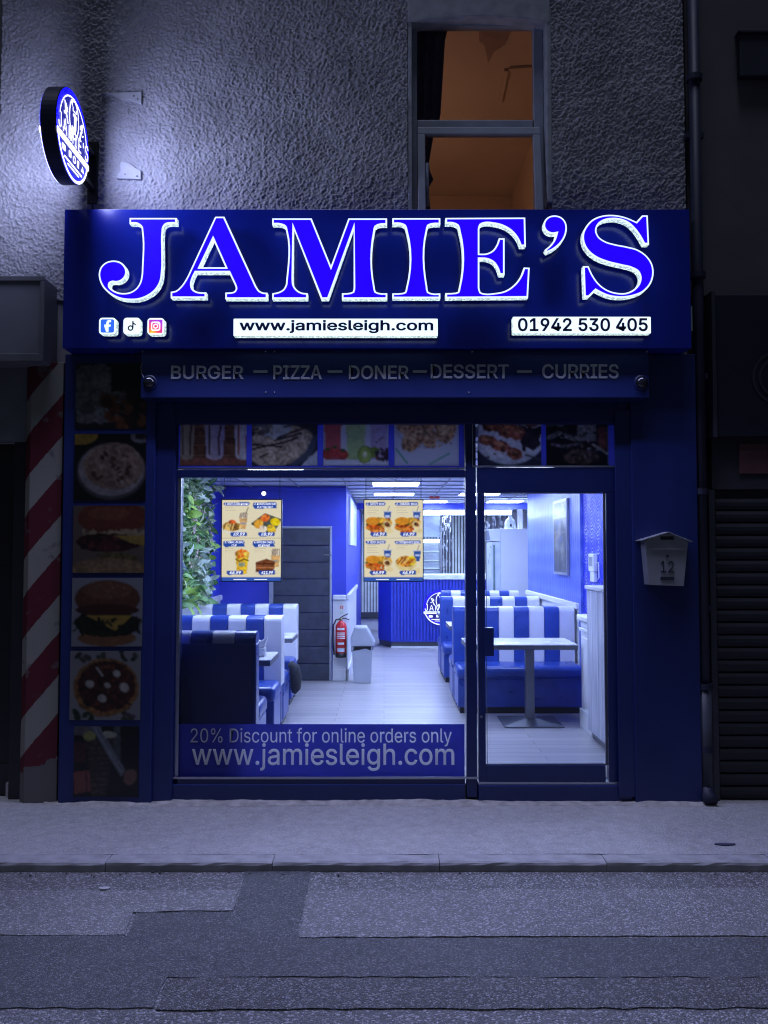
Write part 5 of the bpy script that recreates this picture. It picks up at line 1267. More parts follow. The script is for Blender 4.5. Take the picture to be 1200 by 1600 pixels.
# ------------------------------------------------------------------ menu screens hung in the window
M_sw = emat('screen_white', (1, 1, 1), .45); M_sb = emat('screen_blue', (.03, .10, .45), .45); M_sd = emat('screen_grey_text', (.35, .32, .25), .35)
def menu(px0, px1, py0, py1, items, label, seed, skew):
    y = .10; a, b = P(px0, py0, y), P(px1, py1, y)
    t = thing('menu_screen', label, 'menu screen', ((a.x + b.x) / 2, y, b.z), 'menu screens hung in the window')
    W_, H_ = 92, 128; pc = Pic(W_, H_, (.97, .91, .74), seed)
    V = pc.V
    pc.put(np.exp(-((V - .5) / .5) ** 2) * .15, (1, .97, .86))
    r = random.Random(seed)
    for k, it in enumerate(items):
        ox, oy = (k % 2) * .5, (k // 2) * .475; kind = it[2]
        w = .5; h = .475
        u = lambda x: ox + x * w
        v = lambda z: oy + z * h
        E_ = lambda x, z, rx, rz, col, rot=0, g=.3, wob=.1: pc.ell(u(x), v(z), rx * w, rz * h, col, rot, g, wob, .12)
        if kind == 'box':
            pc.poly([(u(.66), v(.30)), (u(.93), v(.30)), (u(.88), v(.56)), (u(.71), v(.56))], (.20, .35, .66), .1); pc.rect(u(.63), v(.285), u(.95), v(.31), (.85, .85, .85)); pc.rect(u(.72), v(.4), u(.88), v(.46), (.75, .8, .92)); pc.line([(u(.8), v(.29)), (u(.86), v(.16))], .006, (.4, .4, .45))
            E_(.62, .58, .34, .13, (.88, .66, .22), .1, .6, .3); pc.blobs(16, u(.45), v(.5), u(.92), v(.66), .015, .035, [(.92, .72, .3), (.8, .5, .15), (.6, .36, .14)], seed + k)
            E_(.78, .64, .15, .10, (.86, .74, .52), .2); E_(.79, .64, .09, .06, (.42, .26, .16), .2, .8, .4)
            E_(.30, .72, .28, .09, (.82, .52, .18)); E_(.30, .64, .28, .07, (.34, .36, .14), 0, .9, .4); E_(.30, .68, .27, .04, (.70, .28, .10), 0, .9, .4); E_(.29, .55, .26, .11, (.90, .58, .16), 0, .15, .04)
            pc.blobs(22, u(.25), v(.7), u(.68), v(.84), .02, .038, [(.86, .42, .14), (.72, .3, .1), (.93, .55, .22)], seed + k + 7); E_(.86, .80, .13, .07, (.95, .86, .62), 0, .1)
        elif kind == 'bowl':
            pc.poly([(u(.68), v(.32)), (u(.94), v(.32)), (u(.89), v(.6)), (u(.73), v(.6))], (.20, .35, .66), .1); pc.rect(u(.65), v(.305), u(.96), v(.33), (.85, .85, .85)); pc.rect(u(.73), v(.42), u(.89), v(.47), (.75, .8, .92)); pc.line([(u(.82), v(.3)), (u(.88), v(.18))], .006, (.4, .4, .45))
            E_(.42, .66, .38, .20, (.93, .84, .58), 0, .1); E_(.42, .60, .35, .15, (.85, .55, .2), 0, .8, .1); E_(.62, .58, .16, .13, (.94, .80, .14), 0, .4, .2)
            for q in range(9): x = .14 + .06 * q; pc.line([(u(x), v(.66)), (u(x + .14), v(.54))], .010, r.choice([(.72, .32, .1), (.95, .75, .4), (.6, .26, .1)]))
            E_(.82, .84, .12, .07, (.95, .86, .62), 0, .1)
        elif kind == 'waffle':
            E_(.36, .72, .42, .17, (.95, .92, .82), 0, .05, .02); E_(.32, .69, .34, .13, (.84, .62, .28), 0, .6, .2); E_(.34, .58, .13, .07, (.86, .38, .16), 0, .5, .2)
            for q in range(12): x = .05 + .048 * q; pc.line([(u(x), v(.78)), (u(x + .06), v(.62))], .008, r.choice([(.32, .18, .1), (.95, .82, .5)]))
            pc.poly([(u(.58), v(.46)), (u(.86), v(.46)), (u(.8), v(.76)), (u(.63), v(.76))], (.88, .68, .42), .2); E_(.72, .40, .17, .09, (.96, .90, .80), 0, .3, .2)
            for q in range(5): pc.line([(u(.60 + .06 * q), v(.46)), (u(.64 + .05 * q), v(.34))], .008, (.42, .26, .16))
            pc.line([(u(.8), v(.36)), (u(.88), v(.2))], .008, (.4, .35, .3)); pc.rect(u(.62), v(.58), u(.82), v(.64), (.66, .62, .58))
        elif kind == 'tray':
            q = [(.0, .60), (.45, .34), (1.02, .50), (.74, .90)]
            pc.poly([(u(x - .02), v(z + .03)) for x, z in q], (.24, .26, .22), .3); pc.poly([(u(x), v(z)) for x, z in q], (.32, .34, .28), .3)
            E_(.24, .62, .17, .13, (.93, .66, .22), -.2); E_(.46, .47, .17, .10, (.90, .42, .16), 0, .6, .3); E_(.80, .57, .18, .11, (.96, .82, .10), .1); E_(.67, .76, .17, .12, (.92, .74, .20), .2); E_(.40, .74, .14, .09, (.90, .82, .72), .2, .8, .3); E_(.55, .6, .10, .05, (.3, .34, .34), 0)
            pc.blobs(14, u(.32), v(.42), u(.6), v(.54), .012, .03, [(.95, .5, .2), (.8, .32, .12)], seed + k)
        elif kind == 'cup':
            pc.poly([(u(.46), v(.40)), (u(.92), v(.40)), (u(.84), v(.93)), (u(.52), v(.93))], (.93, .72, .18), .5); E_(.69, .40, .25, .12, (.92, .62, .22), 0, .5, .15)
            pc.blobs(16, u(.47), v(.32), u(.9), v(.46), .02, .04, [(.90, .40, .14), (.96, .70, .26), (.96, .82, .34)], seed + k); pc.line([(u(.47), v(.54)), (u(.6), v(.6)), (u(.75), v(.54)), (u(.9), v(.58))], .012, (.5, .36, .1)); pc.rect(u(.57), v(.63), u(.79), v(.72), (.60, .64, .52), .2)
        elif kind == 'cake':
            pc.poly([(u(.66), v(.44)), (u(.98), v(.44)), (u(.92), v(.74)), (u(.7), v(.74))], (.88, .68, .42), .2); E_(.82, .36, .17, .09, (.96, .90, .80), 0, .3, .2)
            for q in range(5): pc.line([(u(.70 + .06 * q), v(.44)), (u(.74 + .05 * q), v(.28))], .008, (.42, .26, .16))
            pc.rect(u(.72), v(.56), u(.9), v(.61), (.66, .62, .58))
            E_(.5, .90, .42, .08, (.93, .88, .76), 0, .1); pc.poly([(u(.16), v(.62)), (u(.5), v(.53)), (u(.80), v(.60)), (u(.76), v(.88)), (u(.15), v(.88))], (.50, .28, .16), .3)
            for z in (.66, .76, .84): pc.line([(u(.16), v(z)), (u(.78), v(z))], .011, (.30, .15, .09) if z != .76 else (.74, .46, .28))
    pc.rect(.495, 0, .505, .95, (.78, .74, .62)); pc.rect(0, .472, 1, .479, (.80, .76, .64)); pc.rect(0, .955, 1, 1.0, (.22, .38, .72), .05)
    # brush-stroke plates behind the titles and prices
    def stroke(x0, x1, z0, z1): pc.poly([(x0, z0 + .006), (x1 - .02, z0), (x1, z0 + (z1 - z0) * .35), (x1 - .015, z0 + (z1 - z0) * .6), (x1, z1 - .006), (x0 + .02, z1), (x0 - .012, z1 - (z1 - z0) * .4)], (.17, .32, .66), .05)
    for k, it in enumerate(items):
        ox, oy = (k % 2) * .5, (k // 2) * .475
        two = '\n' in it[0]; stroke(ox + .03, ox + .03 + it[3], oy + .025, oy + (.108 if two else .072)); stroke(ox + it[4] - .14, ox + it[4] + .14, oy + .395, oy + .452)
    ins = .006
    me = pc.mesh('screen', (a.x + ins, y, a.z - ins), (b.x - ins, y, a.z - ins), (a.x + ins, y, b.z + ins)); obj('screen', me, M_screen, t)
    obj('casing', MB().box(a.x, b.x, y + .002, y + .03, b.z, a.z), M_dark, t, bevel=.002)
    mb = MB(); mb.box(a.x, a.x + ins, y - .003, y + .0019, b.z, a.z); mb.box(b.x - ins, b.x, y - .003, y + .0019, b.z, a.z); mb.box(a.x + ins, b.x - ins, y - .003, y + .0019, a.z - ins, a.z); mb.box(a.x + ins, b.x - ins, y - .003, y + .0019, b.z, b.z + ins)
    obj('bezel', mb, M_dark, t)
    w, h = b.x - a.x - 2 * ins, a.z - b.z - 2 * ins; X0, Z0 = a.x + ins, a.z - ins
    for k, it in enumerate(items):
        ox, oy = (k % 2) * .5, (k // 2) * .475; two = '\n' in it[0]
        text(it[0], M_sw, X0 + (ox + .045) * w, X0 + (ox + .01 + it[3]) * w, Z0 - (oy + (.100 if two else .063)) * h, Z0 - (oy + .034) * h, y - .0012, t, bold=.018, shear=.2, line=.8, split=False)
        text(it[1], M_sw, X0 + (ox + it[4] - .10) * w, X0 + (ox + it[4] + .10) * w, Z0 - (oy + .442) * h, Z0 - (oy + .402) * h, y - .0012, t, bold=.03, shear=.25, split=False)
        for q in range(it[5]):      # lines of small print, too fine to read
            z = Z0 - (oy + (.128 if two else .092) + .021 * q) * h; L = (.13 + .07 * ((q * 7 + k * 3) % 5) / 4)
            obj('print_line', MB().quad((X0 + (ox + .05) * w, y - .0011, z), (X0 + (ox + .05 + L) * w, y - .0011, z), (X0 + (ox + .05 + L) * w, y - .0011, z + .0022), (X0 + (ox + .05) * w, y - .0011, z + .0022)), M_sd, t)
    for q in (.2, .55): obj('print_line', MB().quad((X0 + q * w, y - .0011, b.z + ins + .007), (X0 + (q + .22) * w, y - .0011, b.z + ins + .007), (X0 + (q + .22) * w, y - .0011, b.z + ins + .013), (X0 + q * w, y - .0011, b.z + ins + .013)), M_sw, t)
    for q in (.04, .96): obj('hanging_wire', MB().tube([(a.x + (b.x - a.x) * q, y + .015, a.z), (a.x + (b.x - a.x) * q, y + .015, 2.6)], .0022, 6), M_dark, t)
    return t
menu(346, 440, 780, 909, [('1. WAFFLE & MILKSHAKE', '£9.99', 'waffle', .44, .29, 3), ('2. KUNAFA MINI EID\nPLATTER TRAY', '£8.99', 'tray', .40, .26, 0), ('3. VIRAL DUBAI\nCUP', '£6.99', 'cup', .36, .23, 3), ('4. MATILDA CAKE &\nMILKSHAKE', '£11.99', 'cake', .37, .27, 3)], 'lit menu screen with waffle, tray, cup and cake offers in the window', 21, 0)
menu(568, 662, 780, 909, [('1. SPICY BOX', '£6.99', 'box', .34, .25, 5), ('2. SMASH BOX', '£6.99', 'box', .40, .26, 5), ('3. BIG SHOT', '£6.99', 'box', .34, .24, 5), ('4. CHICKEN RICE BOWL', '£6.99', 'bowl', .44, .25, 3)], 'lit menu screen with three burger boxes and a rice bowl in the window', 27, 0)

# ------------------------------------------------------------------ bin, fire extinguisher, notices
def pedal_bin():
    y = 4.72; x0, x1 = X(553, 1060, y), X(580, 1060, y); z0 = FL; zt = Z(1008, y); cx = (x0 + x1) / 2; hw = (x1 - x0) / 2
    t = thing('swing_bin', 'pale grey plastic swing bin with a sloped lid beside the fire extinguisher', 'bin', (cx, y, FL))
    M_bin = mat('pale_grey_bin_plastic', (.44, .47, .55), .42, var=.05)
    mb = MB(); d = .13
    mb.v = [(cx - hw, y - d, z0), (cx + hw, y - d, z0), (cx + hw, y + d, z0), (cx - hw, y + d, z0), (cx - hw - .02, y - d - .02, zt), (cx + hw + .02, y - d - .02, zt), (cx + hw + .02, y + d + .02, zt), (cx - hw - .02, y + d + .02, zt)]
    mb.f = [(0, 3, 2, 1), (0, 1, 5, 4), (1, 2, 6, 5), (2, 3, 7, 6), (3, 0, 4, 7), (4, 5, 6, 7)]
    obj('body', mb, M_bin, t, bevel=.012, seg=3)
    mb = MB(); n = 26; r = random.Random(2)
    ring = []
    for k in range(n):
        a = 2 * math.pi * k / n; ca, sa = math.cos(a), math.sin(a); m_ = max(abs(ca), abs(sa)); ring.append((cx + (hw + .026) * ca / m_, y + (d + .026) * sa / m_))
    for (px, py) in ring: mb.v += [(px, py, zt + .02), (px, py, zt - .025 - r.uniform(0, .045))]
    for k in range(n): j = (k + 1) % n; mb.f.append((2 * k, 2 * k + 1, 2 * j + 1, 2 * j))
    obj('bin_bag', mb, mat('black_bin_bag', (.02, .02, .024), .3), t)
    zl = Z(978, y); pts = [(cx - hw - .035, zt + .0), (cx + hw + .045, zt + .0), (cx + hw + .045, zt + .045), (cx + .05, zl), (cx - hw + .01, zl), (cx - hw - .035, zt + .10)]
    obj('lid', MB().prism(pts, y - d - .035, y + d + .035), M_bin, t, bevel=.02, seg=3)
pedal_bin()
def extinguisher():
    y = YB - .12; cx = X(533, 1000, y); z0, z1 = Z(1027, y), Z(973, y); R = .068
    t = thing('fire_extinguisher', 'red fire extinguisher with black foot hung on the white panelled partition end', 'fire extinguisher', (cx, YB, z0))
    obj('cylinder', MB().lathe((cx, y, z0), [(R, .055), (R, z1 - z0 - .05), (R * .85, z1 - z0 - .015), (R * .5, z1 - z0 + .012), (.02, z1 - z0 + .025)], 24), mat('red_gloss_paint', (.62, .03, .035), .25, var=.05), t, smooth=True)
    obj('foot', MB().lathe((cx, y, z0), [(R * .95, 0), (R * 1.02, .01), (R * 1.02, .054)], 24), M_dark, t, smooth=True)
    h = z1 - z0
    def wrap(zz0, zz1, m, da=.75):
        mb = MB(); n = 8
        for k in range(n + 1):
            a = -math.pi / 2 + da * (2 * k / n - 1); mb.v += [(cx + (R + .001) * math.cos(a), y + (R + .001) * math.sin(a), zz0), (cx + (R + .001) * math.cos(a), y + (R + .001) * math.sin(a), zz1)]
        for k in range(n): mb.f.append((2 * k, 2 * k + 2, 2 * k + 3, 2 * k + 1))
        obj('printed_label', mb, m, t)
    lw = mat('white_label_print', (.72, .72, .74), .5)
    wrap(z0 + h * .80, z0 + h * .86, lw, .7); 
    for q in (.70, .65, .60, .55): wrap(z0 + h * q, z0 + h * q + .012, lw, .8)
    wrap(z0 + h * .38, z0 + h * .44, lw, .6); wrap(z0 + h * .17, z0 + h * .28, mat('pale_blue_label', (.55, .62, .72), .5), .7)
    zt = z1 + .02
    obj('valve', MB().lathe((cx, y, zt), [(.016, 0), (.018, .03), (.012, .04)], 12), mat('brass_valve', (.6, .5, .25), .3, metal=1), t)
    obj('lever', MB().tube([(cx - .015, y, zt + .035), (cx + .03, y, zt + .065), (cx + .085, y, zt + .09)], .007, 8), M_dark, t)
    obj('lever', MB().tube([(cx - .01, y, zt + .03), (cx + .05, y, zt + .035), (cx + .10, y, zt + .015)], .007, 8), M_dark, t)
    obj('hose', MB().tube([(cx - .015, y, zt + .025), (cx - .06, y - .01, zt + .02), (cx - .095, y - .01, zt - .05), (cx - .10, y - .01, zt - .25), (cx - .085, y - .01, z0 + .03)], .009, 8), M_dark, t, smooth=True)
    obj('wall_bracket', MB().box(cx - .03, cx + .03, y + R * .7, YB - .018, z0 + h * .7, z0 + h * .75), M_grey, t)
    for (py0, py1, col, lab) in ((945, 953, (.62, .18, .16), 'small red fire notice above the extinguisher'), (954.5, 960, (.45, .62, .48), 'small green notice just above the extinguisher')):
        p0, p1 = P(530.5, py0, YB - .022), P(537, py1, YB - .022)
        o = thing('notice', lab, 'notice', (p0.x, YB - .02, p1.z)); obj('card', MB().box(p0.x, p1.x, YB - .0235, YB - .0205, p1.z, p0.z), mat('notice_white', (.7, .7, .7), .5), o)
        for q in (.12, .55): obj('printed_block', MB().box(p0.x + (p1.x - p0.x) * q, p0.x + (p1.x - p0.x) * (q + .34), YB - .0245, YB - .0236, p1.z + .012, p0.z - .01), mat('notice_print' + str(col[0]), col, .5), o)
extinguisher()

# ------------------------------------------------------------------ counter with the emblem
CY = 8.5; czt = Z(898, CY); cl = X(611, 950, CY); cr = X(760, 950, CY) + .45
ct = thing('counter', 'royal blue ribbed service counter with a pale top at the back of the shop', 'counter', ((cl + cr) / 2, CY, FL))
M_cblue = mat('royal_blue_rib_paint', (.03, .055, .50), .42, var=.06)
ch0 = X(591, 950, 9.3)
obj('body', MB().slab([(cl, CY + .012), (cr, CY + .012), (cr, CY + .75), (ch0, CY + .75), (ch0 + .01, CY + .42)], FL + .1, czt - .08), M_cblue, ct)
mb = MB(); k = 0; x = cl
while x < cr - .03:
    mb.box(x, x + .030, CY - .022, CY + .0115, FL + .10, czt - .081); x += .054
o = obj('ribbing', mb, M_cblue, ct); o['kind'] = 'stuff'
obj('counter_top', MB().slab([(cl - .04, CY - .04), (cr, CY - .04), (cr, CY + .78), (ch0 - .03, CY + .78), (ch0 - .03, CY + .42)], czt - .08, czt), mat('pale_counter_top', (.68, .72, .74), .3), ct, bevel=.008)
obj('kick_plate', MB().slab([(cl + .01, CY + .02), (cr, CY + .02), (cr, CY + .7), (ch0 + .02, CY + .7), (ch0 + .02, CY + .42)], FL + .025, FL + .0995), mat('dark_kick', (.07, .075, .09), .5), ct)
obj('floor_strip', MB().box(cl, cr, CY + .0, CY + .1, FL, FL + .0245), M_white, ct)
le = thing('counter_emblem', 'round lit emblem of the shop on the front of the counter', 'emblem sign', (X(690, 950, CY), CY, Z(985, CY)))
eR = .29; ec = P(689, 949, CY - .012)
obj('disc', MB().lathe((ec.x, CY - .0225, ec.z), [(eR, 0), (eR, -.02)], 44, 'y'), mat('emblem_edge', (.05, .05, .5), .4), le)
emblem(le, lambda u, v, h: (ec.x + u, CY - .043 - h, ec.z + v), eR, (emat('counter_white', (.9, .93, 1), .6), emat('counter_blue', (.006, .0, .85), 1.2), emat('counter_dark', (.01, .01, .16), .25), emat('counter_banner', (.95, .95, 1), .45)), .002)
# bulkhead and strip light over the counter
struct('bulkhead', MB().box(XR + .02, 2.9, CY - .1, CY + .02, CE - .10, CE - .005), M_bwall)
o = thing('strip_light', 'long white strip light over the counter', 'strip light', (1.0, CY + .6, CE - .16)); obj('tube', MB().box(.35, 2.2, CY + .5, CY + .62, CE - .17, CE - .11), M_led_panel, o); obj('housing', MB().box(.33, 2.22, CY + .48, CY + .64, CE - .1095, CE - .005), M_white, o)
p0 = P(679, 776, 6.9); o = thing('hanging_sign', 'small red sign hanging from the ceiling before the counter', 'hanging sign', (p0.x, 6.9, p0.z)); obj('plate', MB().box(p0.x - .075, p0.x + .075, 6.89, 6.905, p0.z - .03, p0.z + .03), mat('red_sign', (.65, .06, .05), .4), o, bevel=.003); obj('stem', MB().box(p0.x - .008, p0.x + .008, 6.892, 6.903, p0.z + .0305, CE), M_grey, o)
# slatted wall strips at the back
M_slat = mat('white_wall_slat', (.80, .86, .80), .5)
def slats(x0, x1, y, z0, z1, pitch, nm, m, parent):
    mb = MB(); x = x0
    while x < x1: mb.box(x, x + pitch * .68, y - .025, y - .0005, z0, z1); x += pitch
    q = obj(nm, mb, m, parent); q['kind'] = 'stuff'; return q
obj('slat_backing', MB().box(XR + .001, 1.9, 11.97, 11.9995, FL + .35, CE - .02), mat('dark_slat_gap', (.06, .065, .075), .7), wk)
slats(XR + .01, 1.88, 11.97, FL + .35, CE - .03, .062, 'wall_slats', M_slat, wk)
obj('dark_skirting', MB().box(XR, 1.9, 11.95, 11.9995, FL + .22, FL + .3495), mat('dark_skirting_paint', (.05, .055, .07), .5), wk)
# bead curtains
for (x0, x1, y, lab) in ((X(692, 850, 10.4), X(706, 850, 10.4), 10.4, 'dark beaded curtain beside the drinks fridge'), (X(757, 850, 10.8), X(797, 850, 10.8), 10.8, 'dark beaded curtain behind the upright fridge')):
    t = thing('bead_curtain', lab, 'bead curtain', ((x0 + x1) / 2, y, FL), 'bead curtains'); n = max(4, int((x1 - x0) / .022)); mb = MB(); rr = random.Random(int(x0 * 100)); mb2 = MB()
    for k in range(n):
        x = x0 + (x1 - x0) * k / (n - 1); mb.box(x - .008, x + .008, y - .006, y + .006, FL + .4, CE - .06)
        for q in range(9): z = rr.uniform(FL + .5, CE - .1); L = rr.uniform(.03, .12); mb2.box(x - .007, x + .007, y - .012, y - .0065, z, z + L)
    o = obj('strands', mb, mat('black_bead', (.03, .035, .06), .3), t); o['kind'] = 'stuff'; o = obj('pale_beads', mb2, mat('silver_bead', (.6, .64, .72), .25, metal=.6), t); o['kind'] = 'stuff'
    obj('rail', MB().box(x0 - .03, x1 + .03, y - .02, y + .02, CE - .06, CE - .005), M_grey, t)
# drinks fridge with a small screen above
dy = 10.2; q0, q1 = P(640, 800, dy), P(691, 896, dy)
df = thing('drinks_fridge', 'glass-fronted drinks fridge with lit shelves behind the counter', 'fridge', ((q0.x + q1.x) / 2, dy, FL))
fz = Z(842, dy)
obj('cabinet', MB().box(q0.x, q1.x, dy + .02, dy + .5, FL, fz), mat('dim_cabinet', (.35, .40, .42), .4), df, bevel=.006)
obj('header_light', MB().box(q0.x + .02, q1.x - .05, dy - .01, dy + .0195, fz - .07, fz - .01), emat('fridge_header_light', (.9, 1, .95), 2.0), df)
for py in (862, 876, 888): z = Z(py, dy); obj('shelf', MB().box(q0.x + .03, q1.x - .05, dy - .004, dy + .0195, z - .012, z + .012), mat('pale_shelf', (.62, .68, .60), .5), df)
obj('door_edge', MB().box(q1.x - .045, q1.x, dy - .02, dy + .0195, FL, fz - .01), M_grey, df)
o = thing('wall_screen', 'small grey screen on the wall above the drinks fridge', 'screen', ((q0.x + q1.x) / 2, dy + .3, fz + .05))
obj('panel', MB().box(q0.x, q1.x - .03, dy + .25, dy + .30, fz + .035, Z(805, dy)), mat('screen_grey', (.30, .36, .48), .3, vscale=3, var=.3), o, bevel=.005); obj('rim', MB().box(q0.x, q1.x - .02, dy + .24, dy + .31, Z(805, dy) + .0005, Z(805, dy) + .03), M_white, o); obj('stand', MB().box(q0.x + .1, q0.x + .2, dy + .26, dy + .29, fz + .0005, fz + .034), M_grey, o)
# upright fridge, side-on, with a jug on top
uy0, uy1 = 7.35, 8.1; ux0, ux1 = X(781, 870, uy0), X(838, 870, uy0); uzt = Z(826, uy0); ud = X(765, 870, uy0)
uf = thing('upright_fridge', 'tall white upright fridge standing side-on beyond the booths', 'fridge', ((ux0 + ux1) / 2, uy0, FL))
M_uf = mat('white_enamel', (.68, .72, .78), .35, var=.02)
obj('cabinet', MB().box(ux0 + .01, ux1 + .12, uy0, uy1, FL + .06, uzt), M_uf, uf, bevel=.01)
obj('feet', MB().box(ux0 + .05, ux1 + .08, uy0 + .05, uy1 - .05, FL, FL + .06), M_dark, uf)
obj('canopy', MB().prism([(ux0 + .008, uzt - .20), (ux0 + .008, uzt - .002), (ud - .02, uzt - .01), (ud + .02, uzt - .19)][::-1], uy0 + .002, uy1 - .002), M_uf, uf, bevel=.006)
obj('canopy_face', MB().prism([(ud + .018, uzt - .17), (ud - .014, uzt - .03), (ud - .02, uzt - .03), (ud + .010, uzt - .17)], uy0 + .03, uy1 - .03), mat('canopy_print', (.16, .18, .26), .4, vscale=12, var=.6), uf)
obj('glass_door', MB().box(ud + .03, ux0 + .009, uy0 + .004, uy1 - .004, FL + .12, uzt - .205), mat('white_door_edge', (.55, .62, .70), .3), uf, bevel=.008)
obj('door_gasket', MB().box(ud + .055, ud + .085, uy0 - .0, uy0 + .0039, FL + .2, uzt - .25), mat('greenish_glass_edge', (.16, .24, .22), .2), uf)
jx = X(797, 820, uy0 + .3); j = thing('jug', 'white plastic jug standing on top of the upright fridge', 'jug', (jx, uy0 + .3, uzt))
obj('body', MB().lathe((jx, uy0 + .3, uzt), [(.075, 0), (.085, .02), (.085, .10), (.06, .155), (.03, .175), (.03, .2)], 20), M_uf, j, smooth=True)
obj('label_patch', MB().box(jx - .012, jx + .012, uy0 + .206, uy0 + .2145, uzt + .04, uzt + .075), M_dark, j)
for px, lab in ((813, 'slim white post beyond the upright fridge'), (833, 'slim white post in the corner beyond the upright fridge')):
    o = obj('post', MB().box(X(px - 3.5, 800, 9.6), X(px + 4, 800, 9.6), 9.6, 9.72, FL, CE - .006), M_white, bevel=.006); tag(o, lab, 'post')

# ------------------------------------------------------------------ along the right-hand wall
pya, pyb = G(868, 900, .0), None
fy = lambda px: RXW * 1360 / (px - 600) - 6      # depth on the right-hand wall
ya, yb_ = fy(889.5), fy(868.5)
pcz0, pcz1 = 1.43, 2.28
pp = thing('wall_picture', 'tall narrow silver-framed picture on the pale papered wall', 'picture', (RXW, (ya + yb_) / 2, pcz0), None)
obj('picture_frame', MB().box(RXW - .03, RXW - .001, ya, yb_, pcz0, pcz1), mat('silver_picture_frame', (.45, .46, .48), .35, metal=.7), pp, bevel=.004)
pc = Pic(34, 80, (.55, .56, .58), 77); pc.blobs(60, 0, 0, 1, 1, .05, .22, [(.72, .74, .76), (.35, .36, .42), (.70, .60, .42), (.30, .45, .78), (.82, .80, .74), (.45, .42, .40)], 78, .5); pc.rect(0, .42, 1, .44, (.8, .8, .8)); pc.rect(0, .2, 1, .23, (.85, .86, .9)); pc.a *= .6
obj('print', pc.mesh('print', (RXW - .0312, yb_ - .03, pcz1 - .03), (RXW - .0312, ya + .03, pcz1 - .03), (RXW - .0312, yb_ - .03, pcz0 + .03)), M_print, pp)
tyv = fy(929); tz0, tz1 = 1.43, 1.62
th = thing('wall_thermostat', 'small white control box with cable on the deep blue wall above the cupboard', 'control box', (RXW, tyv, tz0))
obj('casing', MB().box(RXW - .04, RXW + .0035, tyv - .10, tyv + .10, tz0 + .07, tz1 + .05), M_white, th, bevel=.006); obj('display', MB().box(RXW - .042, RXW - .0405, tyv - .07, tyv + .07, tz0 + .12, tz1 + .02), mat('grey_display', (.22, .24, .26), .3), th); obj('lower_cover', MB().box(RXW - .035, RXW + .0035, tyv - .09, tyv + .06, tz0 - .03, tz0 + .0695), M_white, th, bevel=.008)
obj('cable', MB().tube([(RXW - .01, tyv - .1, tz0 + .15), (RXW - .01, tyv - .18, tz0 + .16), (RXW - .01, tyv - .2, tz0 + .02), (RXW - .01, tyv - .1, tz0 - .02)], .006, 6), M_white, th)
# louvred cupboard
cxf = 1.745; cy0, cy1 = .36, 1.52; cz1 = 1.40
def louvre_mat():
    m = bpy.data.materials.new('limed_wood_grain'); m.use_nodes = True; n, l = m.node_tree.nodes, m.node_tree.links; b = n['Principled BSDF']
    tc = n.new('ShaderNodeTexCoord'); mp = n.new('ShaderNodeMapping'); mp.inputs['Scale'].default_value = (1, 34, .9); l.new(tc.outputs['Object'], mp.inputs[0])
    nz = n.new('ShaderNodeTexNoise'); nz.inputs['Scale'].default_value = 3; nz.inputs['Detail'].default_value = 5; l.new(mp.outputs[0], nz.inputs['Vector'])
    rp = n.new('ShaderNodeValToRGB'); rp.color_ramp.elements[0].position = .38; rp.color_ramp.elements[1].position = .62; rp.color_ramp.elements[0].color = (.34, .35, .45, 1); rp.color_ramp.elements[1].color = (.66, .67, .74, 1)
    l.new(nz.outputs['Fac'], rp.inputs['Fac']); l.new(rp.outputs['Color'], b.inputs['Base Color']); b.inputs['Roughness'].default_value = .5
    bp = n.new('ShaderNodeBump'); bp.inputs['Strength'].default_value = .4; bp.inputs['Distance'].default_value = .003; l.new(nz.outputs['Fac'], bp.inputs['Height']); l.new(bp.outputs[0], b.inputs['Normal']); return m
M_lou = louvre_mat()
cb = thing('cupboard', 'pale limed-wood cupboard along the wall inside the door', 'cupboard', (cxf + .13, (cy0 + cy1) / 2, FL))
obj('carcass', MB().box(cxf + .02, RXW, cy0, cy1, FL + .07, cz1 - .03), M_lou, cb)
obj('top', MB().box(cxf - .015, RXW, cy0 - .01, cy1 + .015, cz1 - .0295, cz1), M_white, cb, bevel=.005)
obj('plinth', MB().box(cxf + .04, RXW, cy0 + .01, cy1 - .01, FL, FL + .0695), M_grey, cb)
nd = 3; dw = (cy1 - cy0) / nd
for k in range(nd): obj('cupboard_door', MB().box(cxf, cxf + .0195, cy0 + k * dw + .004, cy0 + (k + 1) * dw - .004, FL + .075, cz1 - .034), M_lou, cb, bevel=.003)
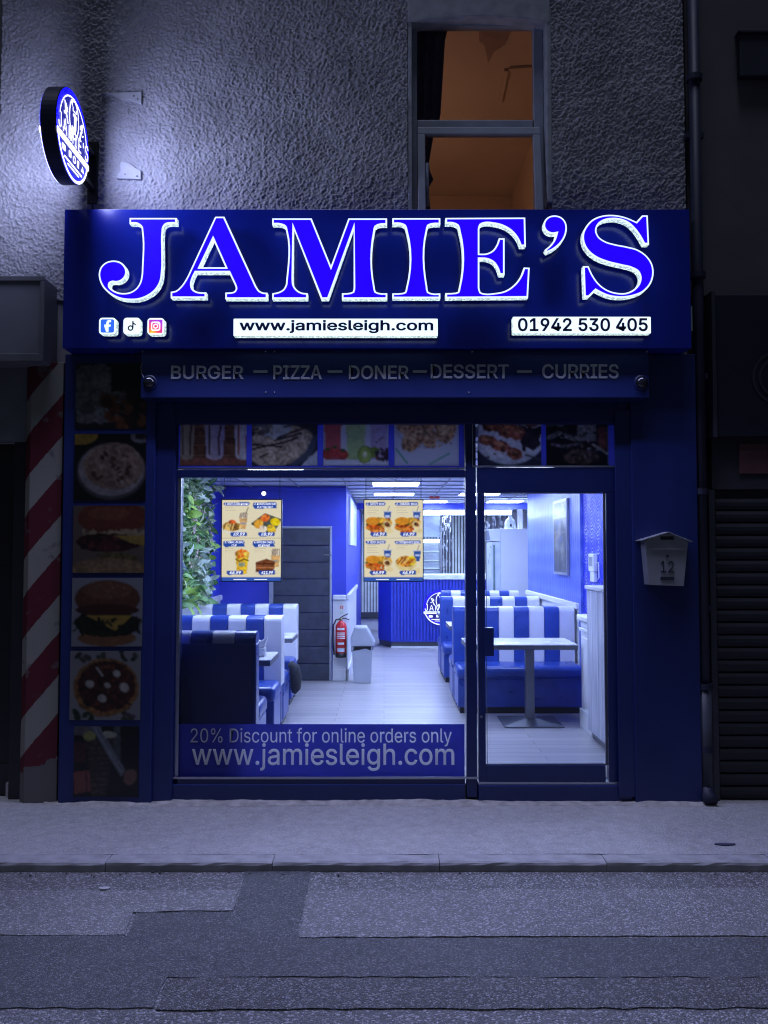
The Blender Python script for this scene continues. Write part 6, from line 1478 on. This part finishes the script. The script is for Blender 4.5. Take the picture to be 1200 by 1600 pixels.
# low panelled pier beside it
pr = thing('panelled_pier', 'low white panelled pier with moulded cap between cupboard and booth', 'pier', (1.9, 1.75, FL))
obj('shaft', MB().box(1.80, RXW + .003, 1.56, 2.0, FL, 1.06), M_white, pr, bevel=.004)
obj('cap', MB().box(1.765, RXW + .003, 1.54, 2.03, 1.0605, 1.12), M_white, pr, bevel=.018, seg=3)
obj('moulding', MB().box(1.782, 1.7995, 1.55, 2.01, .97, 1.0), M_white, pr, bevel=.006)
obj('skirting', MB().box(1.782, 1.7995, 1.55, 2.01, FL, FL + .17), M_white, pr, bevel=.006)
obj('panel_mould', MB().box(1.79, 1.7995, 1.62, 1.94, FL + .24, .92), M_white, pr, bevel=.006)

sp_ = P(412, 771, YB - .06); t = thing('spotlight', 'small lit spotlight high on the blue partition', 'spotlight', (sp_.x, YB, sp_.z))
obj('lens', MB().lathe((sp_.x, YB - .055, sp_.z), [(.022, 0), (.022, -.006)], 12, 'y'), emat('spot_lens', (1, .97, .9), 4.0), t); obj('body', MB().lathe((sp_.x, YB - .002, sp_.z), [(.028, 0), (.028, -.052)], 12, 'y'), M_white, t)

# broken mortar fillet along the foot of the shopfront
mb = MB(); n = 240; r = random.Random(44); fx = np.linspace(-2.28, 2.2, n); w1 = vnoise(1, n, 9, 3)[0]; w2 = vnoise(1, n, 2.2, 4)[0]; w3 = vnoise(1, n, 25, 5)[0]
for k, x in enumerate(fx):
    d_ = .012 + .05 * w3[k] * w1[k] + .012 * w2[k]; h_ = .004 + .022 * w1[k] * w3[k] + .006 * w2[k]
    mb.v += [(x, -.035, -.006), (x, -.035, h_ + .004), (x, -.095 - d_ * .25, h_), (x, -.10 - d_, .001), (x, -.104 - d_, -.008)]
for k in range(n - 1):
    for q in range(4): mb.f.append((5 * k + q, 5 * (k + 1) + q, 5 * (k + 1) + q + 1, 5 * k + q + 1))
obj('mortar_fillet', mb, mat('broken_mortar', (.30, .29, .28), .9, var=.3, vscale=14, bump=.5, bscale=60), pave)
